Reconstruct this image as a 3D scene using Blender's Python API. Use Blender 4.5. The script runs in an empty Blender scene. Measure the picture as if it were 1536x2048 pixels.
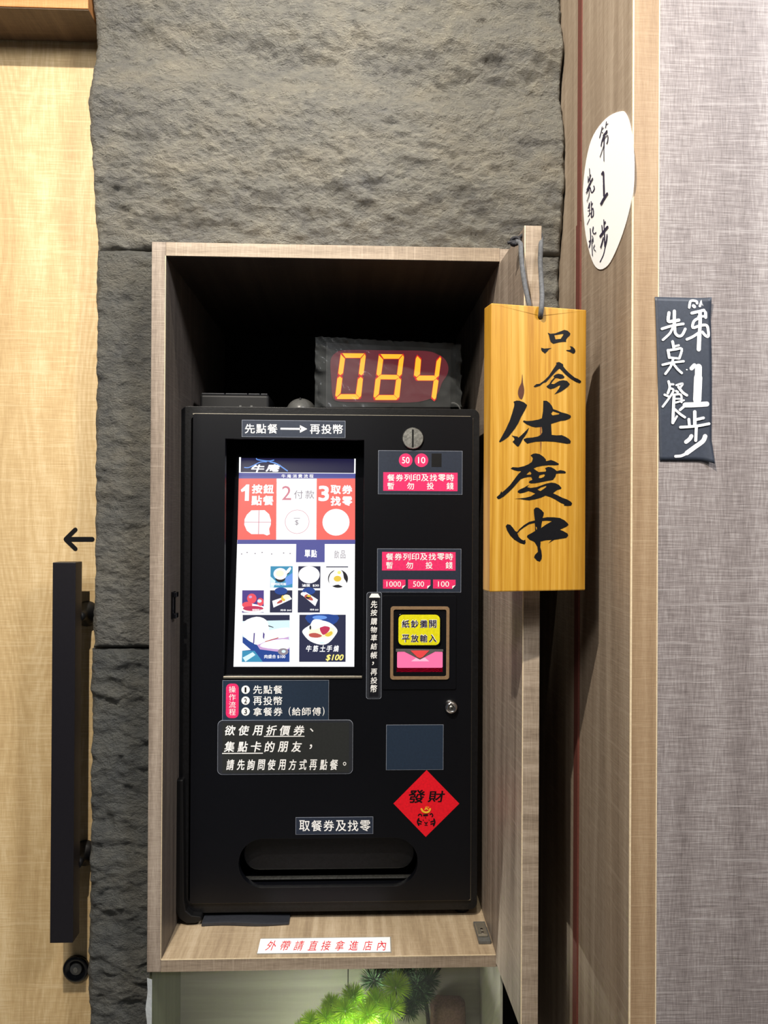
import bpy, bmesh, math, random
from mathutils import Vector, Matrix, noise
from mathutils.geometry import tessellate_polygon
random.seed(7)
sc = bpy.context.scene
COL = sc.collection
R = math.radians

# ------------------------------------------------------------------ camera
W, H, F = 1536.0, 2048.0, 1538.0
CAM = Vector((0, 0, 1.45))
YAW, ROLL, PITCH = R(2.05), R(0.32), R(0.25)
cd = bpy.data.cameras.new('camera'); cam = bpy.data.objects.new('camera', cd); COL.objects.link(cam)
cd.sensor_fit = 'HORIZONTAL'; cd.sensor_width = 36.0; cd.lens = 36.0 * F / W; cd.clip_start = 0.02
MR = Matrix.Rotation(-YAW, 3, 'Z') @ Matrix.Rotation(R(90) + PITCH, 3, 'X') @ Matrix.Rotation(ROLL, 3, 'Z')
cam.matrix_world = Matrix.Translation(CAM) @ MR.to_4x4()
sc.camera = cam

# ------------------------------------------------------------------ world, lights, exposure
sc.view_settings.view_transform = 'Standard'; sc.view_settings.look = 'None'
sc.view_settings.gamma = 1.0; sc.view_settings.use_curve_mapping = False
sc.view_settings.exposure = 0.0
w = bpy.data.worlds.new('world'); sc.world = w; w.use_nodes = True
w.node_tree.nodes['Background'].inputs[0].default_value = (0.75, 0.85, 1.0, 1)
w.node_tree.nodes['Background'].inputs[1].default_value = 0.06

def spot(name, loc, target, power, color, angle=90, blend=0.6, size=0.03):
    l = bpy.data.lights.new(name, 'SPOT'); l.energy = power; l.color = color
    l.spot_size = R(angle); l.spot_blend = blend; l.shadow_soft_size = size
    o = bpy.data.objects.new(name, l); COL.objects.link(o); o.location = loc
    o.rotation_euler = (Vector(target) - Vector(loc)).to_track_quat('-Z', 'Y').to_euler()
    return o
def area(name, loc, target, power, color, size):
    l = bpy.data.lights.new(name, 'AREA'); l.energy = power; l.color = color; l.size = size
    o = bpy.data.objects.new(name, l); COL.objects.link(o); o.location = loc
    o.rotation_euler = (Vector(target) - Vector(loc)).to_track_quat('-Z', 'Y').to_euler()
    return o
spot('ceiling_spotlight', (-0.37, 0.00, 2.85), (-0.02, 1.2, 1.42), 172, (1.0, 0.92, 0.80), 95, 0.9, 0.016)
spot('added_stone_light', (0.12, 0.72, 2.90), (0.02, 1.25, 2.12), 38, (1.0, 0.95, 0.82), 62, 0.9, 0.02)  # added light without a known source, grazes the stone to bring out its relief
area('ceiling_panel_light', (1.15, -0.10, 2.70), (0.50, 1.0, 1.7), 26, (0.95, 0.96, 1.0), 0.35)
area('added_front_fill', (-0.65, -0.45, 2.6), (0.2, 1.2, 1.2), 16, (1.0, 0.96, 0.90), 0.4)  # added fill from the left front, brightens the return panel

# ------------------------------------------------------------------ pixel <-> place helpers
def ray(px, py):
    return MR @ Vector(((px - W / 2) / F, (H / 2 - py) / F, -1.0))
class Pl:
    """A flat face in the scene: origin p, right vector u, up vector v, outward normal n."""
    def __init__(s, p, u=(1, 0, 0), v=(0, 0, 1)):
        s.p = Vector(p); s.u = Vector(u).normalized(); s.v = Vector(v).normalized(); s.n = s.u.cross(s.v)
    def ab(s, px, py):
        d = ray(px, py); t = (s.p - CAM).dot(s.n) / d.dot(s.n); q = CAM + d * t - s.p
        return (q.dot(s.u), q.dot(s.v))
    def w(s, a, b, off=0.0):
        return s.p + s.u * a + s.v * b + s.n * off
    def box(s, x0, y0, x1, y1):
        xm, ym = (x0 + x1) / 2, (y0 + y1) / 2
        return (s.ab(x0, ym)[0], s.ab(xm, y1)[1], s.ab(x1, ym)[0], s.ab(xm, y0)[1])
    def back(s, d):
        return Pl(s.p - s.n * d, s.u, s.v)
def planeY(y): return Pl((0, y, CAM.z))
def X(px, Y, py=1024): return planeY(Y).ab(px, py)[0]
def Z(py, Y, px=713): return planeY(Y).ab(px, py)[1] + CAM.z

# ------------------------------------------------------------------ object helpers
ORG = {}
def thing(name, label, cat, loc, group=None, kind=None):
    o = bpy.data.objects.new(name, None); COL.objects.link(o); o.location = loc; o.empty_display_size = .02
    ORG[o] = Vector(loc)
    if label: o['label'] = label
    if cat: o['category'] = cat
    if group: o['group'] = group
    if kind: o['kind'] = kind
    return o
def mk(name, vs, fs, mat, parent=None, smooth=False, bevel=0, label=None, kind=None, cat=None, group=None, seg=2):
    vs = [Vector(v) for v in vs]
    lo = [min(v[i] for v in vs) for i in range(3)]; hi = [max(v[i] for v in vs) for i in range(3)]
    org = Vector(((lo[0] + hi[0]) / 2, (lo[1] + hi[1]) / 2, lo[2]))
    me = bpy.data.meshes.new(name)
    me.from_pydata([v - org for v in vs], [], fs); me.update()
    if mat: me.materials.append(mat)
    if smooth: me.polygons.foreach_set('use_smooth', [True] * len(me.polygons))
    o = bpy.data.objects.new(name, me); COL.objects.link(o)
    ORG[o] = org
    if parent is not None:
        o.parent = parent; o.location = org - ORG[parent]
    else: o.location = org
    if bevel:
        m = o.modifiers.new('edge', 'BEVEL'); m.width = bevel; m.segments = seg; m.limit_method = 'ANGLE'; m.angle_limit = R(40)
    if label: o['label'] = label
    if kind: o['kind'] = kind
    if cat: o['category'] = cat
    if group: o['group'] = group
    return o
class MB:
    def __init__(s): s.v = []; s.f = []
    def add(s, vs, fs):
        n = len(s.v); s.v += [Vector(v) for v in vs]; s.f += [tuple(i + n for i in f) for f in fs]; return s
    def box(s, x0, x1, y0, y1, z0, z1):
        return s.add([(x0, y0, z0), (x1, y0, z0), (x1, y1, z0), (x0, y1, z0), (x0, y0, z1), (x1, y0, z1), (x1, y1, z1), (x0, y1, z1)],
                     [(0, 3, 2, 1), (4, 5, 6, 7), (0, 1, 5, 4), (1, 2, 6, 5), (2, 3, 7, 6), (3, 0, 4, 7)])
    def tube(s, pts, r, n=8, cap=True):
        pts = [Vector(p) for p in pts]; rs = r if isinstance(r, (list, tuple)) else [r] * len(pts)
        base = len(s.v); up = None
        for i, p in enumerate(pts):
            t = (pts[min(i + 1, len(pts) - 1)] - pts[max(i - 1, 0)]).normalized()
            if up is None: up = t.orthogonal().normalized()
            up = (up - t * up.dot(t)).normalized(); sd = t.cross(up)
            for k in range(n):
                a = 2 * math.pi * k / n; s.v.append(p + (up * math.cos(a) + sd * math.sin(a)) * rs[i])
        for i in range(len(pts) - 1):
            for k in range(n):
                a = base + i * n + k; b = base + i * n + (k + 1) % n
                s.f.append((a, b, b + n, a + n))
        if cap:
            s.f.append(tuple(base + k for k in reversed(range(n)))); s.f.append(tuple(base + (len(pts) - 1) * n + k for k in range(n)))
        return s
    def lathe(s, pl, a, b, prof, n=32):
        """profile of (radius, offset along the face normal), closed towards the front"""
        base = len(s.v)
        for r, o in prof:
            for k in range(n):
                t = 2 * math.pi * k / n; s.v.append(pl.w(a + r * math.cos(t), b + r * math.sin(t), o))
        for i in range(len(prof) - 1):
            for k in range(n):
                p = base + i * n + k; q = base + i * n + (k + 1) % n
                s.f.append((p, q, q + n, p + n))
        s.f.append(tuple(base + (len(prof) - 1) * n + k for k in range(n)))
        return s
    def prism(s, pl, loops, o0, o1, back=True):
        """outline (first loop) with holes, between offsets o0 (behind) and o1 (in front)"""
        loops = [list(l) for l in loops]
        flat = [p for l in loops for p in l]
        tris = tessellate_polygon([[Vector((a, b, 0)) for a, b in l] for l in loops])
        base = len(s.v); n = len(flat)
        s.v += [pl.w(a, b, o1) for a, b in flat]
        if abs(o1 - o0) > 1e-7: s.v += [pl.w(a, b, o0) for a, b in flat]
        for t in tris:
            a, b, c = [Vector(flat[i]) for i in t]
            if (b - a).cross(c - a) < 0: t = (t[0], t[2], t[1])
            s.f.append(tuple(base + i for i in t))
            if back and abs(o1 - o0) > 1e-7: s.f.append(tuple(base + n + i for i in reversed(t)))
        if abs(o1 - o0) > 1e-7:
            k = 0
            for li, l in enumerate(loops):
                m = len(l)
                ar = sum(l[i][0] * l[(i + 1) % m][1] - l[(i + 1) % m][0] * l[i][1] for i in range(m))
                ccw = ar > 0; outward = ccw if li == 0 else not ccw
                for i in range(m):
                    p, q = base + k + i, base + k + (i + 1) % m
                    s.f.append((p, p + n, q + n, q) if outward else (p, q, q + n, p + n))
                k += m
        return s
    def mk(s, name, mat, parent=None, **kw): return mk(name, s.v, s.f, mat, parent, **kw)

def rect(b): x0, y0, x1, y1 = b; return [(x0, y0), (x1, y0), (x1, y1), (x0, y1)]
def rr(b, r, n=5):
    x0, y0, x1, y1 = b; out = []
    for cx, cy, a0 in ((x1 - r, y0 + r, -90), (x1 - r, y1 - r, 0), (x0 + r, y1 - r, 90), (x0 + r, y0 + r, 180)):
        for k in range(n + 1):
            a = R(a0 + 90 * k / n); out.append((cx + r * math.cos(a), cy + r * math.sin(a)))
    return out
def grow(b, d): return (b[0] - d, b[1] - d, b[2] + d, b[3] + d)
def circ(a, b, r, n=28, rb=None): return [(a + r * math.cos(2 * math.pi * k / n), b + (rb or r) * math.sin(2 * math.pi * k / n)) for k in range(n)]
def pxs(pl, pts): return [pl.ab(x, y) for x, y in pts]
def crop(ox, oy, s, pts): return [(ox + x / s, oy + y / s) for x, y in pts]
def smooth(pts, n=4):
    if len(pts) < 3: return pts
    out = []
    for i in range(len(pts) - 1):
        p0 = Vector(pts[max(i - 1, 0)]); p1 = Vector(pts[i]); p2 = Vector(pts[i + 1]); p3 = Vector(pts[min(i + 2, len(pts) - 1)])
        for k in range(n):
            t = k / n
            out.append(tuple(0.5 * ((2 * p1) + (p2 - p0) * t + (2 * p0 - 5 * p1 + 4 * p2 - p3) * t * t + (3 * p1 - p0 - 3 * p2 + p3) * t ** 3)))
    out.append(tuple(pts[-1])); return out
def closed_smooth(pts, n=3):
    m = len(pts); out = []
    for i in range(m):
        p0, p1, p2, p3 = [Vector(pts[(i + k - 1) % m]) for k in range(4)]
        for k in range(n):
            t = k / n
            out.append(tuple(0.5 * ((2 * p1) + (p2 - p0) * t + (2 * p0 - 5 * p1 + 4 * p2 - p3) * t * t + (3 * p1 - p0 - 3 * p2 + p3) * t ** 3)))
    return out

# ------------------------------------------------------------------ lettering
FONT_CACHE = {}
def glyphs(text, bold=0.0, shear=0.0):
    key = (text, shear)
    if key in FONT_CACHE: return FONT_CACHE[key]
    c = bpy.data.curves.new('text', 'FONT'); c.body = text; c.resolution_u = 3; c.shear = shear; c.fill_mode = 'FRONT'
    o = bpy.data.objects.new('text', c); COL.objects.link(o)
    me = bpy.data.meshes.new_from_object(o.evaluated_get(bpy.context.evaluated_depsgraph_get()))
    vs = [(v.co.x, v.co.y) for v in me.vertices]; fs = [tuple(p.vertices) for p in me.polygons]
    bpy.data.objects.remove(o); bpy.data.curves.remove(c); bpy.data.meshes.remove(me)
    x0 = min(v[0] for v in vs); x1 = max(v[0] for v in vs); y0 = min(v[1] for v in vs); y1 = max(v[1] for v in vs)
    FONT_CACHE[key] = ([((x - x0) / (x1 - x0), (y - y0) / (y1 - y0)) for x, y in vs], fs)
    return FONT_CACHE[key]
def put_text(mb, pl, text, x0, y0, x1, y1, off, bold=0.0, shear=0.0):
    vs, fs = glyphs(text, bold, shear); b = pl.box(x0, y0, x1, y1)
    d = max(0.0, bold) * (b[3] - b[1])
    for k in range(1 if d == 0 else 5):                   # heavier weight: the face of the letter, widened on four sides
        dx = dy = 0.0
        if k: dx, dy = d * math.cos(math.pi * (k / 2 + .25)), d * math.sin(math.pi * (k / 2 + .25))
        mb.add([pl.w(b[0] + d + (b[2] - b[0] - 2 * d) * u + dx, b[1] + d + (b[3] - b[1] - 2 * d) * v + dy, off + 3e-5 * k) for u, v in vs], fs)
def put_chars(mb, pl, text, x0, y0, x1, y1, off, bold=0.0, shear=0.0, gap=0.12):
    """square characters spread evenly over the box"""
    n = len(text); cw = (x1 - x0) / (n - gap * 0 if n == 1 else n - gap)
    for i, ch in enumerate(text):
        a = x0 + i * (x1 - x0 - cw * (1 - gap)) / max(n - 1, 1)
        put_text(mb, pl, ch, a, y0, a + cw * (1 - gap), y1, off, bold, shear)
SL = [0]
def stroke(mb, pl, pts, w0, off, w1=None):
    """brush stroke through picture points on a face, widths in the same units; later paint lies over earlier"""
    SL[0] = (SL[0] + 1) % 24; off += SL[0] * 3e-5
    pts = smooth(pts, 4); w1 = w0 if w1 is None else w1; n = len(pts); L = []; Rr = []
    for i, p in enumerate(pts):
        q0 = Vector(pts[max(i - 1, 0)]); q1 = Vector(pts[min(i + 1, n - 1)]); t = (q1 - q0).normalized() if (q1 - q0).length else Vector((1, 0))
        nn = Vector((-t.y, t.x)); wd = (w0 + (w1 - w0) * i / max(n - 1, 1)) / 2
        L.append(Vector(p) + nn * wd); Rr.append(Vector(p) - nn * wd)
    vs = [pl.w(*pl.ab(*p), off) for p in L + Rr]
    mb.add(vs, [(i, i + 1, n + i + 1, n + i) for i in range(n - 1)])
    for p, wd, oc in ((pts[0], w0, off - 1e-5), (pts[-1], w1, off - 1.5e-5)):
        mb.add([pl.w(*pl.ab(p[0] + wd / 2 * math.cos(k * math.pi / 6), p[1] + wd / 2 * math.sin(k * math.pi / 6)), oc) for k in range(12)], [tuple(range(12))])

# ------------------------------------------------------------------ materials
def lin(c): return tuple((x / 255 / 12.92 if x / 255 <= 0.04045 else ((x / 255 + 0.055) / 1.055) ** 2.4) for x in c) + (1,)
class NT:
    def __init__(s, name):
        s.m = bpy.data.materials.new(name); s.m.use_nodes = True; s.t = s.m.node_tree; s.b = s.t.nodes['Principled BSDF']
    def n(s, typ, **kw):
        x = s.t.nodes.new(typ)
        for k, v in kw.items():
            if k.startswith('i_'):
                x.inputs[int(k[2:]) if k[2:].isdigit() else k[2:].replace('_', ' ')].default_value = v
            else: setattr(x, k, v)
        return x
    def l(s, a, b): s.t.links.new(a, b)
    def math(s, op, a, b=None, c=None):
        x = s.n('ShaderNodeMath', operation=op)
        for i, v in enumerate((a, b, c)):
            if v is None: continue
            if isinstance(v, (int, float)): x.inputs[i].default_value = v
            else: s.l(v, x.inputs[i])
        return x.outputs[0]
    def vec(s, a, b, c=0.0):
        x = s.n('ShaderNodeCombineXYZ')
        for i, v in enumerate((a, b, c)):
            if isinstance(v, (int, float)): x.inputs[i].default_value = v
            else: s.l(v, x.inputs[i])
        return x.outputs[0]
    def noise(s, vec, scale=1.0, detail=2.0, rough=0.5, dist=0.0):
        x = s.n('ShaderNodeTexNoise'); x.inputs['Scale'].default_value = scale; x.inputs['Detail'].default_value = detail
        x.inputs['Roughness'].default_value = rough; x.inputs['Distortion'].default_value = dist
        s.l(vec, x.inputs['Vector']); return x.outputs['Fac']
    def ramp(s, fac, stops):
        x = s.n('ShaderNodeValToRGB'); e = x.color_ramp.elements
        e[0].position, e[0].color = stops[0][0], stops[0][1]; e[1].position, e[1].color = stops[-1][0], stops[-1][1]
        for p, c in stops[1:-1]: k = e.new(p); k.color = c
        s.l(fac, x.inputs[0]); return x.outputs[0]
    def bump(s, h, strength=0.3, dist=0.001):
        x = s.n('ShaderNodeBump'); x.inputs['Strength'].default_value = strength; x.inputs['Distance'].default_value = dist
        s.l(h, x.inputs['Height']); s.l(x.outputs[0], s.b.inputs['Normal'])
    def mix(s, fac, a, b, mode='MIX'):
        x = s.n('ShaderNodeMix', data_type='RGBA', blend_type=mode)
        for i, v in ((0, fac), (6, a), (7, b)):
            if isinstance(v, (int, float, tuple)): x.inputs[i].default_value = v
            else: s.l(v, x.inputs[i])
        return x.outputs[2]
def plain(name, rgb, rough=0.5, metal=0.0, spec=0.5, speck=0.0, coat=0.0):
    t = NT(name); c = lin(rgb)
    t.b.inputs['Roughness'].default_value = rough; t.b.inputs['Metallic'].default_value = metal
    t.b.inputs['Specular IOR Level'].default_value = spec; t.b.inputs['Coat Weight'].default_value = coat
    co = t.n('ShaderNodeTexCoord').outputs['Object']
    f = t.noise(co, 260, 3, 0.6)
    k = 0.12 if speck == 0 else speck
    t.l(t.ramp(f, [(0.3, tuple(x * (1 - k) for x in c[:3]) + (1,)), (0.7, tuple(min(1, x * (1 + k)) for x in c[:3]) + (1,))]), t.b.inputs['Base Color'])
    if speck: t.bump(f, 0.25, 0.0006)
    return t.m
def glow(name, rgb, s=1.0):
    t = NT(name); c = lin(rgb); t.b.inputs['Base Color'].default_value = (0.01, 0.01, 0.01, 1); t.b.inputs['Roughness'].default_value = 0.3
    t.b.inputs['Emission Color'].default_value = c; t.b.inputs['Emission Strength'].default_value = s
    return t.m
def wood(name, dark, mid, light, mode='v', fig=0.0, rough=0.5, thread=560, seed=0.0, weave=0.22, broad=55, bump=0.35, scratch=0.25):
    t = NT(name); sx = t.n('ShaderNodeSeparateXYZ'); t.l(t.n('ShaderNodeTexCoord').outputs['Object'], sx.inputs[0])
    x, y, z = sx.outputs
    if mode == 'v': a = t.math('ADD', x, y); g = z
    elif mode == 'h': a = t.math('ADD', z, y); g = x
    else: a = x; g = t.math('ADD', y, z)
    m = lambda v, k: t.math('MULTIPLY', v, k)
    n1 = t.noise(t.vec(m(a, broad), m(g, broad * 0.04), seed), 1, 3, 0.55, 0.3)
    t1 = t.noise(t.vec(m(a, thread), m(g, thread * 0.09), seed + 3), 1, 2, 0.6)
    t2 = t.noise(t.vec(m(a, thread * 0.06), m(g, thread * 1.0), seed + 7), 1, 2, 0.6)
    s1 = t.noise(t.vec(m(a, 5.0), m(g, 170.0), seed + 11), 1, 2, 0.5)
    val = t.math('ADD', m(n1, 1 - 2 * weave), t.math('ADD', m(t1, weave), m(t2, weave)))
    if fig:
        c0 = t.noise(t.vec(m(a, 6.5), m(g, 1.3), seed + 20), 1, 1.5, 0.45)
        ring = t.math('SINE', m(c0, 210.0))
        val = t.math('ADD', val, m(ring, 0.05 * fig))
    col = t.ramp(val, [(0.34, lin(dark)), (0.5, lin(mid)), (0.66, lin(light))])
    sm = t.math('GREATER_THAN', s1, 0.63)
    col = t.mix(m(sm, scratch), col, lin(light))
    t.l(col, t.b.inputs['Base Color'])
    t.b.inputs['Roughness'].default_value = rough; t.b.inputs['Specular IOR Level'].default_value = 0.35
    t.bump(t.math('ADD', t1, t2), bump, 0.0006)
    return t.m
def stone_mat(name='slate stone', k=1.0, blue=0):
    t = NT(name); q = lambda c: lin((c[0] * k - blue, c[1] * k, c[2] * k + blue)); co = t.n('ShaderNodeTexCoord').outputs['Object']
    mp = t.n('ShaderNodeMapping'); mp.inputs['Rotation'].default_value = (0, R(-24), 0); mp.inputs['Scale'].default_value = (1.0, 1.0, 1.45); t.l(co, mp.inputs[0])
    v = mp.outputs[0]
    n1 = t.noise(v, 9, 4, 0.6, 0.3); n2 = t.noise(v, 75, 8, 0.68, 0.15); n3 = t.noise(v, 320, 4, 0.7)
    col = t.ramp(n1, [(0.3, q((112, 112, 112))), (0.5, q((138, 136, 129))), (0.7, q((160, 153, 138)))])
    col = t.mix(0.35, col, t.ramp(n2, [(0.3, q((92, 92, 94))), (0.7, q((168, 163, 148)))]))
    t.l(col, t.b.inputs['Base Color']); t.b.inputs['Roughness'].default_value = 0.78; t.b.inputs['Specular IOR Level'].default_value = 0.3
    n4 = t.noise(v, 38, 3, 0.5)
    h = t.math('ADD', t.math('ADD', n2, t.math('MULTIPLY', n4, 0.7)), t.math('MULTIPLY', n3, 0.30))
    t.bump(h, 1.0, 0.026)
    return t.m

M = {}
M['door'] = wood('pale oak laminate', (184, 154, 110), (202, 174, 128), (222, 198, 156), 'v', 0.7, seed=1, broad=22, scratch=0.35, weave=0.3, thread=380)
M['lintel'] = wood('amber wood beam', (170, 112, 62), (190, 130, 76), (206, 150, 96), 'h', 0, seed=2)
M['soffit'] = wood('shaded brown beam face', (84, 68, 56), (104, 86, 70), (124, 104, 86), 'd', 0, seed=22)  # shadow under the beam is put into this darker brown
M['cab_v'] = wood('taupe wood laminate upright', (108, 95, 84), (142, 128, 115), (176, 162, 148), 'v', 0, seed=3)
M['cab_h'] = wood('taupe wood laminate lengthwise', (118, 103, 88), (154, 138, 120), (184, 168, 150), 'h', 0, seed=4)
M['cab_d'] = wood('taupe wood laminate board', (150, 130, 106), (176, 156, 128), (198, 180, 154), 'd', 0, seed=5, broad=80)
M['cab_in_shade'] = wood('shade darkened inner laminate', (72, 66, 62), (92, 84, 78), (112, 104, 96), 'v', 0, seed=6)  # shade on the left inner side is put into this darker tone
M['cab_top_shade'] = wood('shade darkened ceiling laminate', (50, 42, 38), (64, 55, 49), (78, 68, 60), 'd', 0, seed=31)  # shade under the cabinet top is put into this darker tone
M['ret'] = wood('brown grained laminate', (122, 106, 90), (150, 133, 115), (176, 160, 142), 'v', 0, seed=8, broad=42, bump=0.3)
M['edge'] = wood('tan edge laminate', (140, 114, 86), (160, 134, 104), (178, 154, 124), 'v', 0, seed=9)
M['grey'] = wood('grey woven wood laminate', (108, 99, 97), (143, 134, 132), (180, 173, 171), 'v', 0, seed=10, weave=0.32, thread=480, broad=16, bump=0.8, scratch=0.35)
M['line'] = plain('pale glue line', (226, 206, 172), 0.5)
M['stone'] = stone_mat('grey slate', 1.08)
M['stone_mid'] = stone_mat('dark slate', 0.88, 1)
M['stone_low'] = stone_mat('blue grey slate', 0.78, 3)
M['black'] = plain('black powder coated steel', (9, 10, 15), 0.36, spec=0.3)
M['shell'] = plain('black textured steel', (13, 13, 15), 0.4, spec=0.4, speck=0.5)
M['gloss'] = plain('glossy black plastic', (10, 10, 13), 0.12)
M['matte'] = plain('matte black plastic', (9, 9, 11), 0.5, spec=0.35)
M['handle'] = plain('dark brown painted bar', (20, 18, 24), 0.42)
M['chrome'] = plain('chrome', (220, 220, 222), 0.14, 1.0)
M['steel'] = plain('brushed steel', (165, 165, 160), 0.42, 1.0, speck=0.35)
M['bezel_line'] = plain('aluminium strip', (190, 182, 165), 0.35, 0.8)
M['edge_glint'] = plain('pale edge glint', (120, 118, 112), 0.3, 0.9)  # pale tone stands for a glint along the door side
M['gold'] = plain('dull gold trim', (176, 144, 110), 0.4, 0.5)
M['slate'] = plain('slate blue sticker', (38, 46, 62), 0.45)
M['blue'] = plain('navy sticker', (30, 46, 66), 0.5)
M['stblack'] = plain('black sticker', (22, 22, 28), 0.35)
M['lam'] = plain('laminated sheet', (46, 48, 54), 0.28)
M['lamin'] = plain('glossy dark print', (44, 46, 46), 0.42)
M['border'] = plain('pale sticker edge', (140, 146, 160), 0.5)
M['pink'] = plain('pink print', (236, 44, 108), 0.5)
M['white'] = plain('white print', (255, 255, 255), 0.6, speck=0.004)
M['paper'] = plain('white paper', (255, 255, 255), 0.7, speck=0.004)
M['ink'] = plain('black ink', (10, 10, 14), 0.5, spec=0.25)
M['purple_ink'] = plain('marker ink', (36, 28, 60), 0.5)
M['red'] = plain('red paper', (234, 10, 34), 0.5)
M['redink'] = plain('red ink', (226, 28, 50), 0.5)
M['yellow'] = plain('yellow print', (232, 226, 10), 0.5)
M['yolk'] = plain('gold print', (250, 190, 50), 0.5)
M['poster'] = plain('dark slate card', (56, 62, 74), 0.5)
M['strip'] = plain('red brown rubber strip', (100, 50, 40), 0.7)
M['cord'] = plain('grey woven cord', (84, 86, 90), 0.8, speck=0.3)
M['knot'] = plain('black cord', (22, 22, 30), 0.7, speck=0.3)
M['mouse'] = plain('grey plastic', (92, 92, 90), 0.35)
M['needle'] = plain('green needles', (186, 226, 50), 0.6)
M['needle_shade'] = plain('shade darkened green needles', (52, 84, 44), 0.7)  # darker copy of the needle green, shade on the rear pine is in the colour
M['bark'] = plain('dark bark', (40, 32, 26), 0.8, speck=0.4)
M['rock'] = plain('reddish rock', (122, 92, 84), 0.85, speck=0.3)
M['olive'] = wood('olive green laminate', (92, 94, 70), (106, 108, 84), (118, 120, 96), 'v', 0, seed=12)
M['niche'] = wood('grey beige panel', (158, 154, 144), (170, 166, 154), (182, 178, 166), 'h', 0, seed=13, broad=40, weave=0.1, bump=0.12, scratch=0.1)
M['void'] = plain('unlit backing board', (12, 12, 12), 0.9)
M['plaster'] = plain('painted plaster', (150, 148, 142), 0.85)

def board_mat():
    t = NT('varnished pine'); sx = t.n('ShaderNodeSeparateXYZ'); t.l(t.n('ShaderNodeTexCoord').outputs['Object'], sx.inputs[0])
    x, y, z = sx.outputs; a = t.math('ADD', x, y)
    wv = t.noise(t.vec(t.math('MULTIPLY', a, 8.0), t.math('MULTIPLY', z, 4.0), 1), 1, 2)
    aa = t.math('ADD', a, t.math('MULTIPLY', wv, 0.012))
    n1 = t.noise(t.vec(t.math('MULTIPLY', aa, 120), t.math('MULTIPLY', z, 1.2), 3), 1, 3, 0.5)
    n2 = t.noise(t.vec(t.math('MULTIPLY', a, 700), t.math('MULTIPLY', z, 22), 9), 1, 2, 0.5)
    val = t.math('ADD', t.math('MULTIPLY', n1, 0.8), t.math('MULTIPLY', n2, 0.2))
    t.l(t.ramp(val, [(0.32, lin((160, 106, 22))), (0.5, lin((192, 142, 46))), (0.68, lin((212, 166, 78)))]), t.b.inputs['Base Color'])
    t.b.inputs['Roughness'].default_value = 0.38
    return t.m
M['pine'] = board_mat()
M['knotwood'] = plain('dark wood knot', (84, 44, 20), 0.5)

def glass_mat(name, rgb, alpha_spec=0.0, clear=0.9, rough=0.05):
    t = NT(name); out = t.t.nodes['Material Output']
    tr = t.n('ShaderNodeBsdfTransparent'); tr.inputs[0].default_value = lin(rgb)
    t.b.inputs['Base Color'].default_value = lin((200, 205, 205)); t.b.inputs['Roughness'].default_value = rough
    mx = t.n('ShaderNodeMixShader'); mx.inputs[0].default_value = 1 - clear
    t.l(tr.outputs[0], mx.inputs[1]); t.l(t.b.outputs[0], mx.inputs[2]); t.l(mx.outputs[0], out.inputs[0])
    return t.m
M['glass'] = glass_mat('showcase glass', (250, 252, 250), clear=0.97)
M['film'] = glass_mat('clear plastic film', (245, 245, 246), clear=0.93, rough=0.12)
M['tape'] = glass_mat('clear laminate', (240, 240, 235), clear=0.75, rough=0.25)

# ================================================================== SETTING
YC, YW, YD, YM = 1.20, 1.25, 1.300, 1.31          # cabinet front, stone face, sliding door, machine front
C = planeY(YC)
cx0, cx1 = X(300, YC), X(1021, YC)                # cabinet outer sides
ix0, ix1 = X(328, YC), X(997, YC)                 # inner sides
cz1 = Z(491, YC); iz1 = Z(518, YC); iz0 = Z(1913, YC); cz0 = Z(1938, YC)

def stone_slab(name, parent, x0, x1, z0, z1, step, seed, hfun, edge=(1, 1, 1, 1), amp=1.0, mat='stone'):
    nx = max(4, int((x1 - x0) / step)); nz = max(4, int((z1 - z0) / step)); vs = []; fs = []
    for j in range(nz + 1):
        for i in range(nx + 1):
            u = i / nx; v = j / nz; x = x0 + (x1 - x0) * u; z = z0 + (z1 - z0) * v
            p = Vector((x * 1.0 + z * 0.25, seed, z * 1.7))
            e = 0
            big = noise.noise(p * 6) * 0.006
            mid = noise.fractal(p * 26, 0.8, 2.1, 6) * 0.0065
            rg = (1 - abs(noise.noise(p * 14 + Vector((3, 1, 7))))) ** 3 * 0.004
            y = YW - (big + mid + rg) * amp - hfun(x, z)
            # rounded, chipped rims
            d = min(u * (x1 - x0) if edge[0] else 9, (1 - u) * (x1 - x0) if edge[1] else 9, v * (z1 - z0) if edge[2] else 9, (1 - v) * (z1 - z0) if edge[3] else 9)
            if d < 0.008: y += 0.010 * (1 - d / 0.008) ** 2
            if edge[0] and i == 0: x += 0.0042 * noise.fractal(Vector((seed, 1, z * 9)), 0.8, 2.2, 4)
            if edge[1] and i == nx: x += 0.0042 * noise.fractal(Vector((seed, 5, z * 9)), 0.8, 2.2, 4)
            vs.append((x, y, z))
    q = lambda i, j: j * (nx + 1) + i
    for j in range(nz):
        for i in range(nx): fs.append((q(i, j), q(i + 1, j), q(i + 1, j + 1), q(i, j + 1)))
    loop = [q(i, 0) for i in range(nx)] + [q(nx, j) for j in range(nz)] + [q(i, nz) for i in range(nx, 0, -1)] + [q(0, j) for j in range(nz, 0, -1)]
    b = len(vs)
    for k in loop: vs.append((vs[k][0], YW + 0.018, vs[k][2]))
    n = len(loop)
    for k in range(n): fs.append((loop[k], b + k, b + (k + 1) % n, loop[(k + 1) % n]))
    fs.append(tuple(b + k for k in reversed(range(n))))
    return mk(name, vs, fs, M[mat], parent, smooth=True)

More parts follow.
